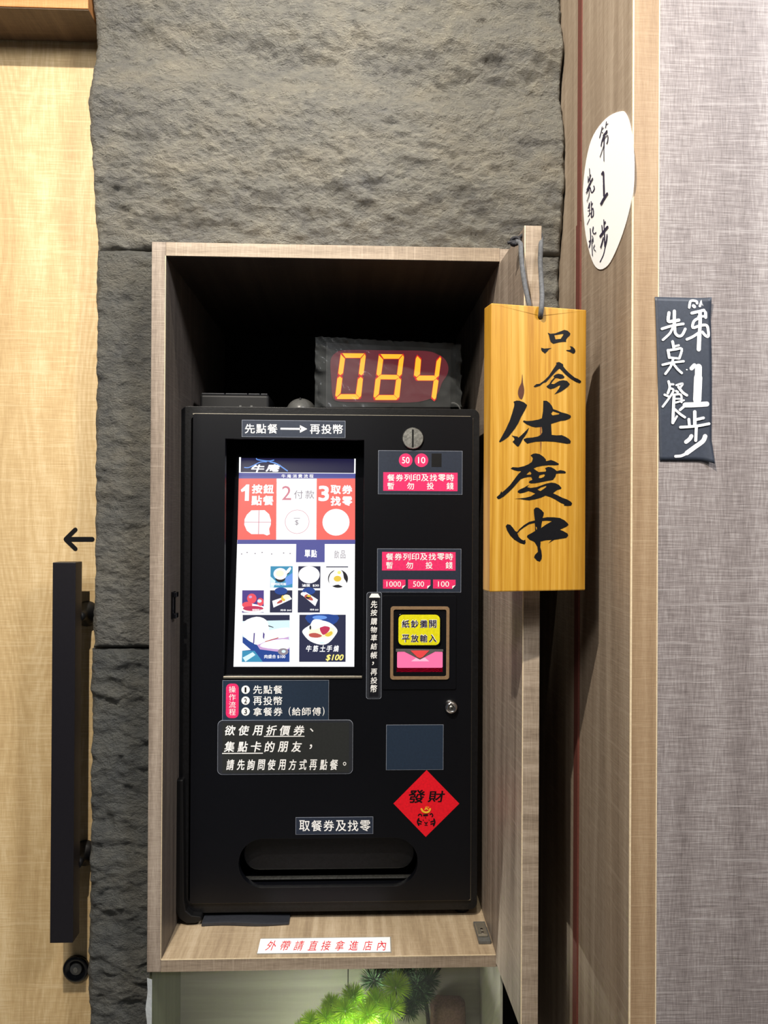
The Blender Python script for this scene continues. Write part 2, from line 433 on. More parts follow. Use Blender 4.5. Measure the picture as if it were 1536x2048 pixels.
RX = X(1120, YW)                                   # face of the return beside the stone
wall = thing('wall_back', None, None, (0, YW + 0.02, 0), kind='structure')
def h_top(x, z):
    # a broad swelling: overhangs at the top, a lit ledge, then falls away to the bottom edge
    ledge = Z(150, YW) - (x + 0.42) * 0.09 + 0.012 * noise.noise(Vector((x * 5, 2, 0)))
    d = ledge - z
    return 0.034 / (1 + math.exp(-d * 75)) - 0.046 / (1 + math.exp(-(d - 0.21) * 26)) + 0.022 * math.exp(-((d + 0.10) / 0.045) ** 2)
def h_flat(x, z): return 0.003 * noise.noise(Vector((x * 5, 9, z * 8)))
def h_low(x, z): return 0.010 * (0.5 - abs(((z * 6.3 + 0.4 * noise.noise(Vector((x * 9, 0, z * 3)))) % 1) - 0.5))
sx0 = X(187, YW)
zj = Z(497, YW, 250); zk = Z(1297, YW, 250)
stone_slab('stone_slab', wall, sx0, RX - 0.002, zj + 0.001, Z(-90, YW), 0.0026, 1.3, h_top)
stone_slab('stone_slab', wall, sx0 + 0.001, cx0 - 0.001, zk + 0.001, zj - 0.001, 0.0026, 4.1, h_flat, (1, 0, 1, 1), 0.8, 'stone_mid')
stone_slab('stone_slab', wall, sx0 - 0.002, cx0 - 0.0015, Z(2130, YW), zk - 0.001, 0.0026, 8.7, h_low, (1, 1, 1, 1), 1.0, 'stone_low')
stone_slab('stone_slab', wall, X(1052, YW), RX - 0.001, Z(1130, YW), Z(510, YW, 1100), 0.0026, 6.2, h_flat, (0, 1, 1, 1), 1.0)
MB().box(-1.4, 1.6, 1.80, 1.84, 0, 3.15).mk('backing', M['void'], wall)

# left: pale wooden sliding door with its beam
dx1 = X(198, YD)
door = thing('door_1', None, None, (-0.7, YD, 0), kind='structure')
MB().box(-1.25, dx1 + 0.03, YD, YD + 0.032, 0.02, 2.42).mk('door_leaf', M['door'], door, bevel=0.001)
DP = planeY(YD)
mb = MB()
A = lambda pts: crop(90, 1030, 7.585, pts)
off = 0.0006
stroke(mb, DP, A([(320, 368), (718, 368)]), 72 / 7.585, off)
stroke(mb, DP, A([(462, 222), (322, 360)]), 66 / 7.585, off)
stroke(mb, DP, A([(322, 375), (462, 512)]), 66 / 7.585, off)
mb.mk('arrow_mark', M['ink'], door, label='black painted arrow pointing left')
# long pull bar
hy0, hy1 = 1.227, 1.256
hx0, hx1 = X(106, hy0), X(152, hy0)
hand = MB().box(hx0, hx1, hy0, hy1, Z(1886, hy0, 130), Z(1125, hy0, 130)).mk('door_handle', M['handle'], door, bevel=0.0008)
for py in (1235, 1732):
    mb = MB(); hp = planeY(YD); zc = Z(py, 1.25, 160) - CAM.z
    xc = (hx0 + hx1) / 2 + 0.0115
    mb.lathe(hp, xc, zc, [(0.021, 0.0), (0.021, 0.004), (0.017, 0.012), (0.0095, 0.018), (0.0085, 0.03), (0.0085, YD - hy1)], 28)
    mb.mk('standoff', M['matte'], hand, smooth=True)
mb = MB(); a, b = DP.ab(153.5, 1936)
mb.lathe(DP, a, b, [(0.0218, 0), (0.0218, 0.003), (0.0205, 0.0055), (0.0155, 0.0065), (0.0135, 0.0025), (0.0001, 0.0025)], 36)
lk = mb.mk('door_lock', M['gloss'], door, smooth=True)
MB().lathe(DP, a, b, [(0.0098, 0.002), (0.0098, 0.004), (0.0088, 0.005), (0.0001, 0.0052)], 28).mk('lock_cylinder', M['mouse'], lk, smooth=True)
MB().prism(DP, [circ(a, b, 0.0035, 16, 0.0048)], 0.005, 0.0062).mk('keyhole_ring', M['steel'], lk)
bx1 = X(186, YW)
lz = Z(15, 1.214, 90)
lint = MB().box(-1.25, bx1 - 0.001, 1.214, YD - 0.002, lz, 2.45).mk('trim_3', M['lintel'], None, kind='structure', bevel=0.001)
MB().box(-1.25, bx1 - 0.0012, 1.216, YD - 0.002, lz - 0.0012, lz - 0.0001).mk('soffit_shade_sheet', M['soffit'], lint)  # thin sheet that carries the painted shadow under the beam

# right: return panel, its edge strip, grey laminate wall
yr0 = 0.924
ret = thing('trim_1', None, None, (RX, yr0, 0), kind='structure')
RP = Pl((RX, 1.1, CAM.z), (0, -1, 0), (0, 0, 1))    # faces -x
ysA, ysB = RX / X(1153.0, 1.0) * 1.0, RX / X(1160.5, 1.0)
MB().box(RX, RX + 0.018, ysA + 0.0005, 1.50, 0, 3.15).mk('rear_panel', M['ret'], ret)
MB().box(RX, RX + 0.018, yr0, ysB - 0.0005, 0, 3.15).mk('front_panel', M['ret'], ret, bevel=0.0006)
MB().box(RX - 0.0012, RX + 0.010, ysB, ysA, Z(440, 1.15), 3.15).mk('sealing_strip', M['strip'], ret)
MB().box(RX - 0.0024, RX + 0.010, ysB, ysA + 0.001, 0.0, Z(441, 1.15)).mk('sealing_strip', M['strip'], ret)
ex1 = X(1313, yr0)
edge = MB().box(RX + 0.0008, ex1, yr0 - 0.0012, yr0 + 0.03, 0, 3.15).mk('trim_2', M['edge'], None, kind='structure')
MB().box(RX - 0.0004, RX + 0.0014, yr0 - 0.0014, yr0 + 0.001, 0, 3.15).mk('trim_4', M['line'], None, kind='structure')
MB().box(ex1, ex1 + 0.0014, yr0 - 0.0016, yr0 + 0.02, 0, 3.15).mk('trim_5', M['line'], None, kind='structure')
MB().box(ex1 + 0.0016, 1.6, yr0 - 0.0008, yr0 + 0.03, 0, 3.15).mk('wall_right', M['grey'], None, kind='structure')
MB().box(-1.4, 1.6, -2.4, 1.84, -0.05, 0).mk('floor', M['plaster'], None, kind='structure')
MB().box(-1.4, 1.6, -2.4, 1.84, 3.15, 3.2).mk('ceiling', M['plaster'], None, kind='structure')

# ================================================================== CABINET
YB = 1.74
cab = thing('wall_cabinet', 'taupe wood open cabinet box set into the stone wall, holding the ticket machine', 'cabinet', ((cx0 + cx1) / 2, YC, cz0))
MB().box(cx0, ix0, YC, YB, cz0, cz1).mk('side_panel', M['cab_v'], cab, bevel=0.0006)
MB().box(ix1, cx1, YC + 0.001, YB, cz0, cz1 - 0.001).mk('side_panel', M['cab_v'], cab)
MB().box(ix0 + 0.0002, ix1 - 0.0002, YC, YB, iz1, cz1).mk('top_panel', M['cab_h'], cab, bevel=0.0005)
MB().box(ix0 + 0.0002, ix1 - 0.0002, YC, YB, cz0, iz0).mk('bottom_panel', M['cab_d'], cab, bevel=0.0005)
MB().box(ix0 + 0.0002, ix1 - 0.0002, YC - 0.0006, YC + 0.0002, cz0 + 0.0004, iz0 - 0.0012).mk('edge_band', M['cab_h'], cab)
MB().box(ix0 + 0.0002, ix1 - 0.0002, YC - 0.0008, YC + 0.0002, iz0 - 0.0011, iz0 + 0.0002).mk('edge_line', M['line'], cab)
MB().box(ix0 - 0.0006, ix0 + 0.0002, YC - 0.0005, YC + 0.001, iz0, iz1).mk('edge_line', M['line'], cab)
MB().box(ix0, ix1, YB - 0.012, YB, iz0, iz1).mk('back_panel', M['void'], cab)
MB().box(ix0, ix0 + 0.0006, YC + 0.001, YB - 0.012, iz0, iz1).mk('inner_shade_sheet', M['cab_in_shade'], cab)  # sheet with the side's shade painted in
MB().box(ix0 + .001, ix1 - .001, YC + 0.002, YB - 0.012, iz1 - 0.0008, iz1 - 0.0001).mk('inner_shade_sheet', M['cab_top_shade'], cab)  # sheet with the ceiling's shade painted in
# folded leaf standing forward of the right side
yl = 1.040
lx0, lx1 = ix1 - 0.001, X(1080, yl)
lxf = X(1047, yl)
lz1, lz0 = iz1 - 0.004, iz0 - 0.012
mb = MB().add([(lx0, YC + 0.0, lz0), (lxf, yl, lz0), (lx1, yl, lz0), (lx1, YC - 0.001, lz0), (lx0, YC, lz1), (lxf, yl, lz1), (lx1, yl, lz1), (lx1, YC - 0.001, lz1)],
              [(0, 3, 2, 1), (4, 5, 6, 7), (0, 1, 5, 4), (1, 2, 6, 5), (2, 3, 7, 6), (3, 0, 4, 7)])
leaf = mb.mk('door_leaf', M['cab_v'], cab)
MB().box(lxf + 0.0006, lx1, yl - 0.0008, yl + 0.0002, lz0, lz1).mk('edge_band', M['cab_h'], leaf)
MB().box(lxf - 0.0006, lxf + 0.0006, yl - 0.0008, yl + 0.001, lz0, lz1).mk('edge_line', M['line'], leaf)
# latch on the left inner side
ly = 1.255; zc = Z(1210, ly, 340)
mb = MB().box(ix0 + 0.0006, ix0 + 0.004, ly - 0.008, ly + 0.010, zc - 0.022, zc + 0.022)
mb.box(ix0 + 0.004, ix0 + 0.009, ly - 0.008, ly + 0.008, zc + 0.013, zc + 0.021).box(ix0 + 0.004, ix0 + 0.009, ly - 0.008, ly + 0.008, zc - 0.021, zc - 0.013)
mb.mk('catch', M['gloss'], cab, bevel=0.001)
# pivot hinge on the cabinet floor near the leaf
FP = Pl((0, YC, iz0), (1, 0, 0), (0, 1, 0))
hb = FP.box(952, 1852, 975, 1889)
hg = MB().box(hb[0], hb[0] + 0.020, FP.w(0, hb[1]).y, FP.w(0, hb[3]).y + 0.004, iz0 + 0.0002, iz0 + 0.006).mk('hinge', M['mouse'], cab, bevel=0.001)
yy0 = FP.w(0, hb[1]).y; yy1 = FP.w(0, hb[3]).y
MB().box(hb[0] + 0.001, hb[0] + 0.017, yy0 + 0.010, yy1 - 0.006, iz0 + 0.006, iz0 + 0.010).mk('hinge_plate', M['bezel_line'], hg, bevel=0.0015)
MB().box(hb[0] + 0.021, ix1 - 0.002, yy0 + 0.002, yy1 - 0.008, iz0 + 0.0002, iz0 + 0.003).mk('hinge_arm', M['mouse'], hg)
for dy in (0.016, 0.026):
    MB().tube([(hb[0] + 0.009, yy0 + dy, iz0 + 0.0101), (hb[0] + 0.009, yy0 + dy, iz0 + 0.0112)], 0.0024, 12).mk('screw', M['chrome'], hg)

# ================================================================== TICKET MACHINE
P0 = planeY(YM)
sx, ex = X(360, YM), X(958, YM)
mz0, mz1 = Z(1822, YM), Z(816, YM)
mach = thing('ticket_machine', 'black steel meal ticket machine with lit touchscreen and pink stickers, inside the cabinet', 'ticket machine', ((sx + ex) / 2, YM, iz0))
out = (sx, mz0 - CAM.z, ex, mz1 - CAM.z)
MB().prism(P0, [rr(out, 0.012), rr(grow(out, -0.018), 0.006)], -0.32, 0.0).mk('casing', M['shell'], mach, bevel=0.0015)
MB().prism(P0, [rr(grow(out, -0.0182), 0.006)], -0.31, -0.295).mk('rear_panel', M['void'], mach)
db = P0.box(384, 831, 942, 1801)
win = P0.box(450, 879, 727, 1351)
slotb = P0.box(478, 1674, 835, 1771)
accb = P0.box(789, 1220, 891, 1350)
door_m = MB().prism(P0, [rr(db, 0.004), rect(win)[::-1], rr(slotb, 0.0405, 10)[::-1], rect(accb)[::-1]], -0.008, 0.005).mk('front_door', M['black'], mach, bevel=0.0013)
DO = 0.005
D = Pl((0, YM - DO, CAM.z))
o1, o2 = 0.0004, 0.0008
def sticker(box_px, mat, texts, name='sticker', r=0.0, border=True, label=None, tmat='white', parent=None, pl=None, base=o1):
    pl = pl or D; b = pl.box(*box_px)
    f = (lambda q, rad: rr(q, rad, 5) if rad else rect(q))
    if border:
        s_ = MB().prism(pl, [f(grow(b, 0.0006), r)], 0.0001, base).mk(name, M['border'], parent or mach, label=label)
        MB().prism(pl, [f(b, r)], base, base + 0.0002).mk('printed_face', M[mat], s_)
    else:
        s_ = MB().prism(pl, [f(b, r)], 0.0001, base + 0.0002).mk(name, M[mat], parent or mach, label=label)
    if texts:
        mb = MB()
        for t in texts: t(mb, pl, base + 0.0005)
        mb.mk('lettering', M[tmat], s_)
    return s_
def T(text, x0, y0, x1, y1, bold=0.012, shear=0.0): return lambda mb, pl, o: put_text(mb, pl, text, x0, y0, x1, y1, o, bold, shear)
def TC(text, x0, y0, x1, y1, bold=0.012, shear=0.0, gap=0.12): return lambda mb, pl, o: put_chars(mb, pl, text, x0, y0, x1, y1, o, bold, shear, gap)
def BAR(x0, y0, x1, y1): return lambda mb, pl, o: mb.prism(pl, [rect(pl.box(x0, y0, x1, y1))], o, o)
def POLY(pts): return lambda mb, pl, o: mb.prism(pl, [pxs(pl, pts)], o, o)

sticker((484.5, 841.5, 690, 874), 'slate', [TC('先點餐', 490, 848, 555, 867), TC('再投幣', 620, 849, 686, 868), BAR(561, 856, 602, 859.5), POLY([(600, 850.5), (614.5, 858), (600, 865.5)])])
s2 = sticker((757, 902, 924, 988), 'slate', [])
def patch(par, pl, loops, mat, off, name, texts=None, tmat='white', th=0.0002):
    o = MB().prism(pl, loops, off, off + th).mk(name, M[mat], par)
    return o
mbp = MB()
for cxp in (811.3, 842.8): mbp.prism(D, [circ(*D.ab(cxp, 920.6), 0.0116)], 0.0006, 0.0008)
mbp.prism(D, [rect(D.box(766.5, 945, 915, 982))], 0.0006, 0.0008)
mbp.mk('pink_print', M['pink'], s2)
MB().prism(D, [rect(D.box(863, 907, 883, 934))], 0.0006, 0.0008).mk('black_patch', M['matte'], s2)
mb = MB()
for t_, xa, xb in (('50', 804, 819), ('10', 836, 850.5)):
    mb = MB(); put_text(mb, D, t_, xa, 914, xb, 927, .001, .01); mb.mk('numeral', M['white'], s2)
mb = MB()
put_chars(mb, D, '餐券列印及找零時', 774.5, 948.5, 908, 962.5, .001, .014)
for ch, x in zip('暫勿投錢', (774.5, 814, 853.5, 893)): put_text(mb, D, ch, x, 965, x + 14, 979, .001, .014)
mb.mk('lettering', M['white'], s2)
s3 = sticker((755, 1098, 921.5, 1184), 'slate', [])
mbp = MB().prism(D, [rect(D.box(764, 1104, 911, 1141))], 0.0006, 0.0008); mbw = MB()
for x0 in (766, 816, 866):
    mbp.prism(D, [pxs(D, [(x0, 1159), (x0 + 45, 1159.4), (x0 + 45, 1170), (x0 + 38, 1177.5), (x0, 1177)])], 0.0006, 0.0008)
    MB().prism(D, [pxs(D, [(x0 + 45, 1170), (x0 + 38.3, 1177.5), (x0 + 38.5, 1172)])], 0.001, 0.001).mk('folded_corner_print', M['white'], s3)
mbp.mk('pink_print', M['pink'], s3)
put_chars(mbw, D, '餐券列印及找零時', 772, 1106.5, 906, 1120.5, .001, .014)
for ch, x in zip('暫勿投錢', (772, 812, 851, 891)): put_text(mbw, D, ch, x, 1123.5, x + 14, 1137.5, .001, .014)
mbw.mk('lettering', M['white'], s3); mbw = MB()
for s, x, wd in (('1000', 773, 29), ('500', 826, 22), ('100', 876, 22)):
    mbw = MB(); put_text(mbw, D, s, x, 1162.5, x + wd, 1173.5, .001, .0); mbw.mk('numeral', M['white'], s3)
vt = []
for ch, y0, y1 in zip('先按購物車結帳再投幣', (1201, 1218.5, 1235.5, 1252.5, 1268.5, 1286, 1303, 1337, 1354, 1369), (1216, 1231.5, 1249.5, 1265.5, 1282, 1299, 1317, 1350.5, 1367, 1384.5)):
    vt.append(T(ch, 741, y0, 754.5, y1, .016, .12))
vt += [T('，', 744, 1323, 748, 1330, .02), POLY([(743, 1187), (756, 1187), (760.5, 1195), (738, 1195)])]
s4 = sticker((733.5, 1185, 762.5, 1397), 'lam', [], r=0.004)
MB().prism(D, [rect(D.box(739, 1190, 757.5, 1393))], .0007, .0008).mk('inner_face', M['stblack'], s4)
mb = MB(); [t(mb, D, .0012) for t in vt]; mb.mk('lettering', M['white'], s4)
s5 = sticker((445.5, 1361, 657, 1440), 'blue', [])
MB().prism(D, [rr(D.box(452, 1367, 477.5, 1436), 0.008)], .0006, .0008).mk('pink_tag', M['pink'], s5)
mb = MB()
for y in (1379.2, 1401, 1422.8): mb.prism(D, [circ(*D.ab(491.3, y), 0.007)], .0008, .0008)
for ch, y in zip('操作流程', (1372, 1387.5, 1402.5, 1417.2)): put_text(mb, D, ch, 458, y, 471.5, y + 13, .001, 0)
put_chars(mb, D, '先點餐', 506.5, 1370.5, 565, 1387.5, .001, .014); put_chars(mb, D, '再投幣', 506.5, 1392.5, 565, 1410, .001, .014)
put_chars(mb, D, '拿餐券', 506.5, 1414.5, 565, 1431.5, .001, .014); put_chars(mb, D, '給師傅', 584, 1414.5, 642, 1431, .001, .014)
put_text(mb, D, '(', 577.5, 1413.5, 581.5, 1431.5, .001); put_text(mb, D, ')', 645, 1413.5, 649, 1431.5, .001)
mb.mk('lettering', M['white'], s5)
mb = MB()
for s, y in zip('123', (1379.2, 1401, 1422.8)): put_text(mb, D, s, 488.6 if s != '1' else 489.4, y - 5, 494.2 if s != '1' else 493, y + 5, .0012, .01)
mb.mk('numeral', M['ink'], s5)
s6 = sticker((436, 1440.5, 705, 1547.5), 'lam', [], r=0.008, base=.0012)
MB().prism(D, [rect(D.box(445, 1445, 698, 1544.5))], .0015, .0016).mk('inner_face', M['lamin'], s6)
mb = MB()
put_chars(mb, D, '欲使用折價券', 450, 1450, 609, 1470.5, .0019, .022, .18, .2)
put_text(mb, D, '、', 620, 1456, 627, 1463, .0019, .02); put_text(mb, D, '，', 619, 1488, 624.5, 1497.5, .0019, .02); put_text(mb, D, '。', 686, 1523, 692.5, 1530.5, .0019, .02)
put_chars(mb, D, '集點卡的朋友', 448, 1482, 604, 1503.5, .0019, .022, .18, .2)
put_chars(mb, D, '請先詢問使用方式再點餐', 453, 1518, 676, 1539.5, .0019, .02, .18, .22)
mb.prism(D, [rect(D.box(528, 1471.2, 609, 1472.8))], .0019, .0019).prism(D, [rect(D.box(444.6, 1505, 526, 1506.8))], .0019, .0019)
mb.mk('lettering', M['white'], s6)
sticker((773, 1450, 886, 1539), 'blue', [], label='blank navy sticker with pale edge')
# red diamond
s8 = MB().prism(D, [pxs(D, [(853.3, 1540), (786.9, 1606.9), (851.4, 1673.6), (918.6, 1607)])], 0.0001, 0.0006).mk('diamond_sticker', M['red'], mach, label='red diamond good fortune sticker')
mb = MB()
put_text(mb, D, '發', 817, 1579, 850, 1605.5, .001, .02, .1); put_text(mb, D, '財', 855, 1581, 890, 1604, .001, .02, .1)
mb.mk('lettering', M['ink'], s8)
K = lambda pts: crop(760, 1440, 6.4, pts)
mb = MB()
for pts, wd in (([(490, 1220), (500, 1205), (525, 1205), (532, 1225)], 14), ([(640, 1205), (660, 1195), (675, 1215), (665, 1235)], 14), ([(495, 1260), (480, 1300), (495, 1340)], 20), ([(500, 1285), (530, 1300)], 16),
                ([(500, 1320), (525, 1325)], 14), ([(690, 1265), (700, 1305), (685, 1345)], 20), ([(680, 1290), (650, 1300)], 16), ([(685, 1320), (650, 1328)], 14), ([(560, 1215), (605, 1212)], 22), ([(580, 1235), (585, 1255)], 8),
                ([(570, 1305), (588, 1318), (605, 1305)], 12), ([(588, 1318), (588, 1335)], 8), ([(572, 1342), (605, 1342)], 8), ([(550, 1275), (555, 1280)], 10), ([(625, 1275), (628, 1280)], 10)):
    stroke(mb, D, K(pts), wd / 6.4, .001)
mb.mk('tiger_print', M['ink'], s8)
mb = MB()
for pts, wd in (([(530, 1135), (550, 1165), (590, 1178), (625, 1165), (640, 1135)], 24), ([(575, 1140), (590, 1128), (610, 1140)], 16), ([(580, 1108), (585, 1118)], 8), ([(600, 1102), (600, 1115)], 8), ([(622, 1108), (616, 1118)], 8)):
    stroke(mb, D, K(pts), wd / 6.4, .001)
mb.mk('ingot_print', M['yolk'], s8)
sticker((592, 1634.5, 745.5, 1667.5), 'slate', [TC('取餐券及找零', 598.5, 1640, 741, 1662)])

# coin slot and lock
a, b = D.ab(825.5, 877)
cs = MB().lathe(D, a, b, [(0.0182, 0), (0.0182, 0.003), (0.0172, 0.0045), (0.0001, 0.0046)], 40).mk('coin_slot', M['steel'], mach, smooth=False)
MB().prism(D, [rect(D.box(823.4, 859.5, 827, 895))], .0047, .0049).mk('slit', M['void'], cs)
a, b = D.ab(901.5, 1413)
lk = MB().lathe(D, a, b, [(0.0122, 0), (0.0122, 0.002), (0.0105, 0.0075), (0.0075, 0.0105), (0.0058, 0.0105), (0.0055, 0.007), (0.0001, 0.007)], 36).mk('cam_lock', M['chrome'], mach, smooth=True)
MB().lathe(D, a, b, [(0.0042, 0.0065), (0.0042, 0.009), (0.0001, 0.0092)], 24).mk('lock_core', M['steel'], lk, smooth=True)
MB().prism(D, [circ(a + 0.0008, b - 0.0008, 0.0018, 14)], .0093, .0095).mk('keyhole', M['void'], lk)

# touchscreen: tilted back inside the opening
pb = planeY(YM + 0.010); zb = Z(1334, YM + 0.010, 590); zt = Z(917, YM + 0.062, 590)
vv = Vector((0, 0.052, zt - zb)).normalized()
S = Pl((X(590, YM + .01, 1334), YM + 0.010, zb), (1, 0, 0), vv)
fb = [S.ab(440, 874), S.ab(735, 874), S.ab(735, 1362), S.ab(440, 1362)]
fb = (S.ab(440, 1100)[0], S.ab(590, 1349)[1], S.ab(737, 1100)[0], S.ab(590, 872)[1])
scr = MB().prism(S, [rect(fb)], -0.012, -0.0006).mk('touchscreen', M['gloss'], mach, bevel=0.001)
def tile(loop, name, mat, off, par=None): return MB().prism(S, [pxs(S, loop)], off, off).mk(name, mat, par or scr)
G = {k: glow('screen ' + k, c, s) for k, (c, s) in {
    'white': ((255, 255, 255), 1.08), 'navy': ((34, 32, 66), 1.0), 'indigo': ((84, 86, 158), 1.0), 'red': ((255, 108, 98), 1.0), 'grey': ((150, 140, 150), 1.0), 'pinkish': ((214, 130, 146), 1.0),
    'tnavy': ((36, 40, 72), 1.0), 'tblue': ((30, 70, 150), 1.0), 'teal': ((60, 150, 190), 1.0), 'purple': ((80, 62, 140), 1.0), 'tomato': ((246, 84, 98), 1.0), 'cream': ((255, 246, 214), 1.1), 'meat': ((196, 90, 80), 1.0),
    'gold': ((255, 238, 130), 1.1), 'dark': ((24, 24, 34), 1.0), 'lilac': ((210, 170, 220), 1.0), 'sky': ((110, 160, 240), 1.0), 'crimson': ((200, 50, 90), 1.0), 'pale': ((215, 240, 248), 1.1), 'yolk': ((240, 205, 70), 1.0)}.items()}
e = 0.0004
tile([(474.5, 1080), (710, 1080), (708.5, 1333.5), (467, 1333.5)], 'menu_page', G['white'], 0)
tile([(553, 957), (633.5, 957), (633, 1079.5), (552, 1079.5)], 'step_panel', G['white'], 0)
tile([(477.5, 957), (554, 957), (552.5, 1079.5), (474.8, 1079.5)], 'step_panel', G['red'], 0)
tile([(633.5, 957), (710.5, 957), (710, 1079.5), (632.5, 1079.5)], 'step_panel', G['red'], 0)
tile([(478, 945), (711, 947), (710.5, 957), (477.5, 957)], 'title_bar', G['indigo'], 0)
tile([(478.6, 916), (711.3, 918), (711, 946.5), (478, 945)], 'banner', G['navy'], 0)
mb = MB()
for q in ([(478.4, 914.5), (482, 914.5), (481.4, 945), (478, 945)], [(708.6, 917.5), (711.4, 917.5), (711, 947), (708.2, 947)], [(478, 944.4), (711, 946.2), (711, 947.4), (478, 945.6)]): mb.prism(S, [pxs(S, q)], e, e)
put_text(mb, S, '牛', 502, 929, 529, 945, e, .05, .2); put_text(mb, S, '庵', 531, 928, 561, 944, e, .06, .2)
put_chars(mb, S, '牛庵消費流程', 563, 948.5, 627, 956, e, .02, 0, .25)
mb.prism(S, [pxs(S, crop(460, 880, 5.486, [(118, 548), (165, 505), (180, 488), (212, 488), (207, 668), (162, 668), (166, 558), (128, 572)]))], e, e); mb.mk('banner_print', G['white'], scr); mb = MB(); put_text(mb, S, '3', 636.5, 971, 658.5, 1003, e, .05); mb.mk('numeral', G['white'], scr); mb = MB()
put_chars(mb, S, '按鈕', 503.5, 968.5, 548, 987.5, e, .05, 0, .06); put_chars(mb, S, '點餐', 502.5, 991, 547.5, 1011, e, .05, 0, .06)
mb.mk('lettering', G['white'], scr); mb = MB(); put_chars(mb, S, '取券', 661, 970, 705, 988.5, e, .05, 0, .08); put_chars(mb, S, '找零', 661, 992.5, 705, 1012, e, .05, 0, .08)
mb.mk('lettering', G['white'], scr); mb = MB(); put_chars(mb, S, '單點', 609, 1099.5, 634, 1115, 3 * e, .04, 0, .08)
mb.mk('lettering', G['white'], scr)
a, b = S.ab(672, 1044.5); MB().prism(S, [circ(a, b, 0.0238)], e, e).mk('step_icon', G['white'], scr); mb = MB()
CA = lambda pts: crop(460, 880, 5.486, pts)
mb.prism(S, [pxs(S, CA([(235, 772), (380, 770), (430, 815), (450, 880), (448, 930), (430, 975), (438, 1035), (405, 1048), (370, 1033), (235, 1033), (185, 995), (157, 930), (160, 870), (185, 820)]))], e, e)
mb.mk('step_icon', G['white'], scr)
mb = MB()
for q, wd in (([(290, 205), (310, 218), (420, 232), (480, 222)], 9), ([(160, 302), (215, 300), (330, 245), (400, 240)], 8), ([(440, 240), (520, 265), (630, 340)], 10)): stroke(mb, S, CA(q), wd / 5.486 * 1.3, e * 1.6)
mb.mk('roof_logo', G['sky'], scr)
mb = MB(); put_text(mb, S, '2', 564, 972, 582.5, 1000, e, -.005)
a, b = S.ab(594.3, 1043.5); mb.prism(S, [circ(a, b, 0.0213), circ(a, b, 0.0206)[::-1]], e, e)
mb.prism(S, [rect(S.box(489, 1044, 543, 1045))], e * 2, e * 2).prism(S, [rect(S.box(517, 1020, 518.3, 1069))], e * 2, e * 2)
mb.mk('rose_print', G['pinkish'], scr)
mb = MB(); put_chars(mb, S, '付款', 588, 981, 628.5, 997.5, e, -.012, 0, .2); mb.mk('lettering', G['grey'], scr); mb = MB(); put_text(mb, S, '$', 590, 1040, 597, 1051, e, 0)
mb.prism(S, [rect(S.box(587.5, 1036, 600, 1037))], e, e)
mb.mk('dollar_print', G['grey'], scr); mb = MB(); put_chars(mb, S, '飲品', 668.5, 1101, 691, 1117, e, -.02, 0, .2)
mb.mk('lettering', G['grey'], scr); mb = MB()
for x in (482, 493, 509, 523, 542, 566, 579): mb.prism(S, [rect(S.box(x, 1103 + (x * 7) % 5, x + 2.6, 1105 + (x * 7) % 5))], e, e)
mb.mk('dot_print', G['grey'], scr)
tile([(475, 1079.5), (710.5, 1079.5), (710.3, 1088), (474.5, 1088)], 'menu_bar', G['indigo'], e)
tile([(592.5, 1088), (649.5, 1088), (649.3, 1124.5), (592, 1124.5)], 'menu_tab', G['indigo'], e)
CB = lambda pts: crop(460, 1080, 5.486, pts)
def pic(bx, bg, shapes, caps=()):
    x0, y0, x1, y1 = bx
    o = tile(CB([(x0, y0), (x1, y0), (x1 - 2, y1), (x0 - 3, y1)]), 'food_picture', G[bg], e)
    k = 2
    for kind, g, data in shapes:
        mb = MB()
        if kind == 'e': cx, cy, rx, ry = data; loop = [(cx + rx * math.cos(t * math.pi / 14), cy + ry * math.sin(t * math.pi / 14)) for t in range(28)]
        else: loop = closed_smooth(data, 3) if kind == 's' else data
        mb.prism(S, [pxs(S, CB(loop))], e * k, e * k); mbs.append((mb, g)); k += 0.35
    return o
mbs = []
pic((445, 288, 688, 522), 'teal', [('p', 'pale', [(445, 400), (500, 450), (480, 520), (445, 522)]), ('p', 'sky', [(600, 420), (688, 360), (688, 480), (620, 500)]), ('e', 'dark', (553, 420, 55, 44)), ('s', 'white', [(610, 350), (655, 300), (672, 312), (655, 345), (625, 380)]), ('p', 'dark', [(620, 375), (655, 352), (650, 368), (622, 382)]), ('e', 'white', (552, 372, 74, 64)), ('e', 'cream', (548, 368, 44, 36))])
pic((750, 288, 993, 530), 'tnavy', [('e', 'white', (868, 382, 116, 94))])
pic((1055, 288, 1296, 530), 'white', [('p', 'tnavy', [(1055, 290), (1296, 290), (1296, 301), (1055, 301)]), ('e', 'dark', (1185, 425, 110, 100)), ('s', 'white', [(1130, 350), (1180, 315), (1235, 350), (1250, 420), (1275, 460), (1290, 540), (1190, 490), (1110, 505), (1085, 440), (1100, 380)]), ('e', 'yolk', (1180, 425, 42, 32)), ('e', 'gold', (1198, 358, 20, 18))])
pic((135, 552, 372, 796), 'purple', [('s', 'white', [(135, 720), (180, 690), (372, 730), (372, 790), (160, 790), (128, 750)]), ('e', 'tomato', (240, 642, 52, 54)), ('e', 'tomato', (190, 712, 56, 34)), ('e', 'tomato', (335, 680, 36, 44)), ('e', 'crimson', (255, 752, 112, 28)), ('e', 'lilac', (225, 625, 18, 14)), ('e', 'pale', (325, 670, 24, 18))])
pic((440, 552, 684, 796), 'tnavy', [('e', 'tblue', (560, 560, 70, 40)), ('p', 'white', [(464, 668), (650, 605), (680, 648), (478, 742)]), ('s', 'meat', [(515, 690), (560, 655), (575, 680), (530, 698)]), ('s', 'yolk', [(560, 640), (580, 605), (605, 640), (600, 670), (575, 665)]), ('e', 'cream', (620, 625, 38, 26))])
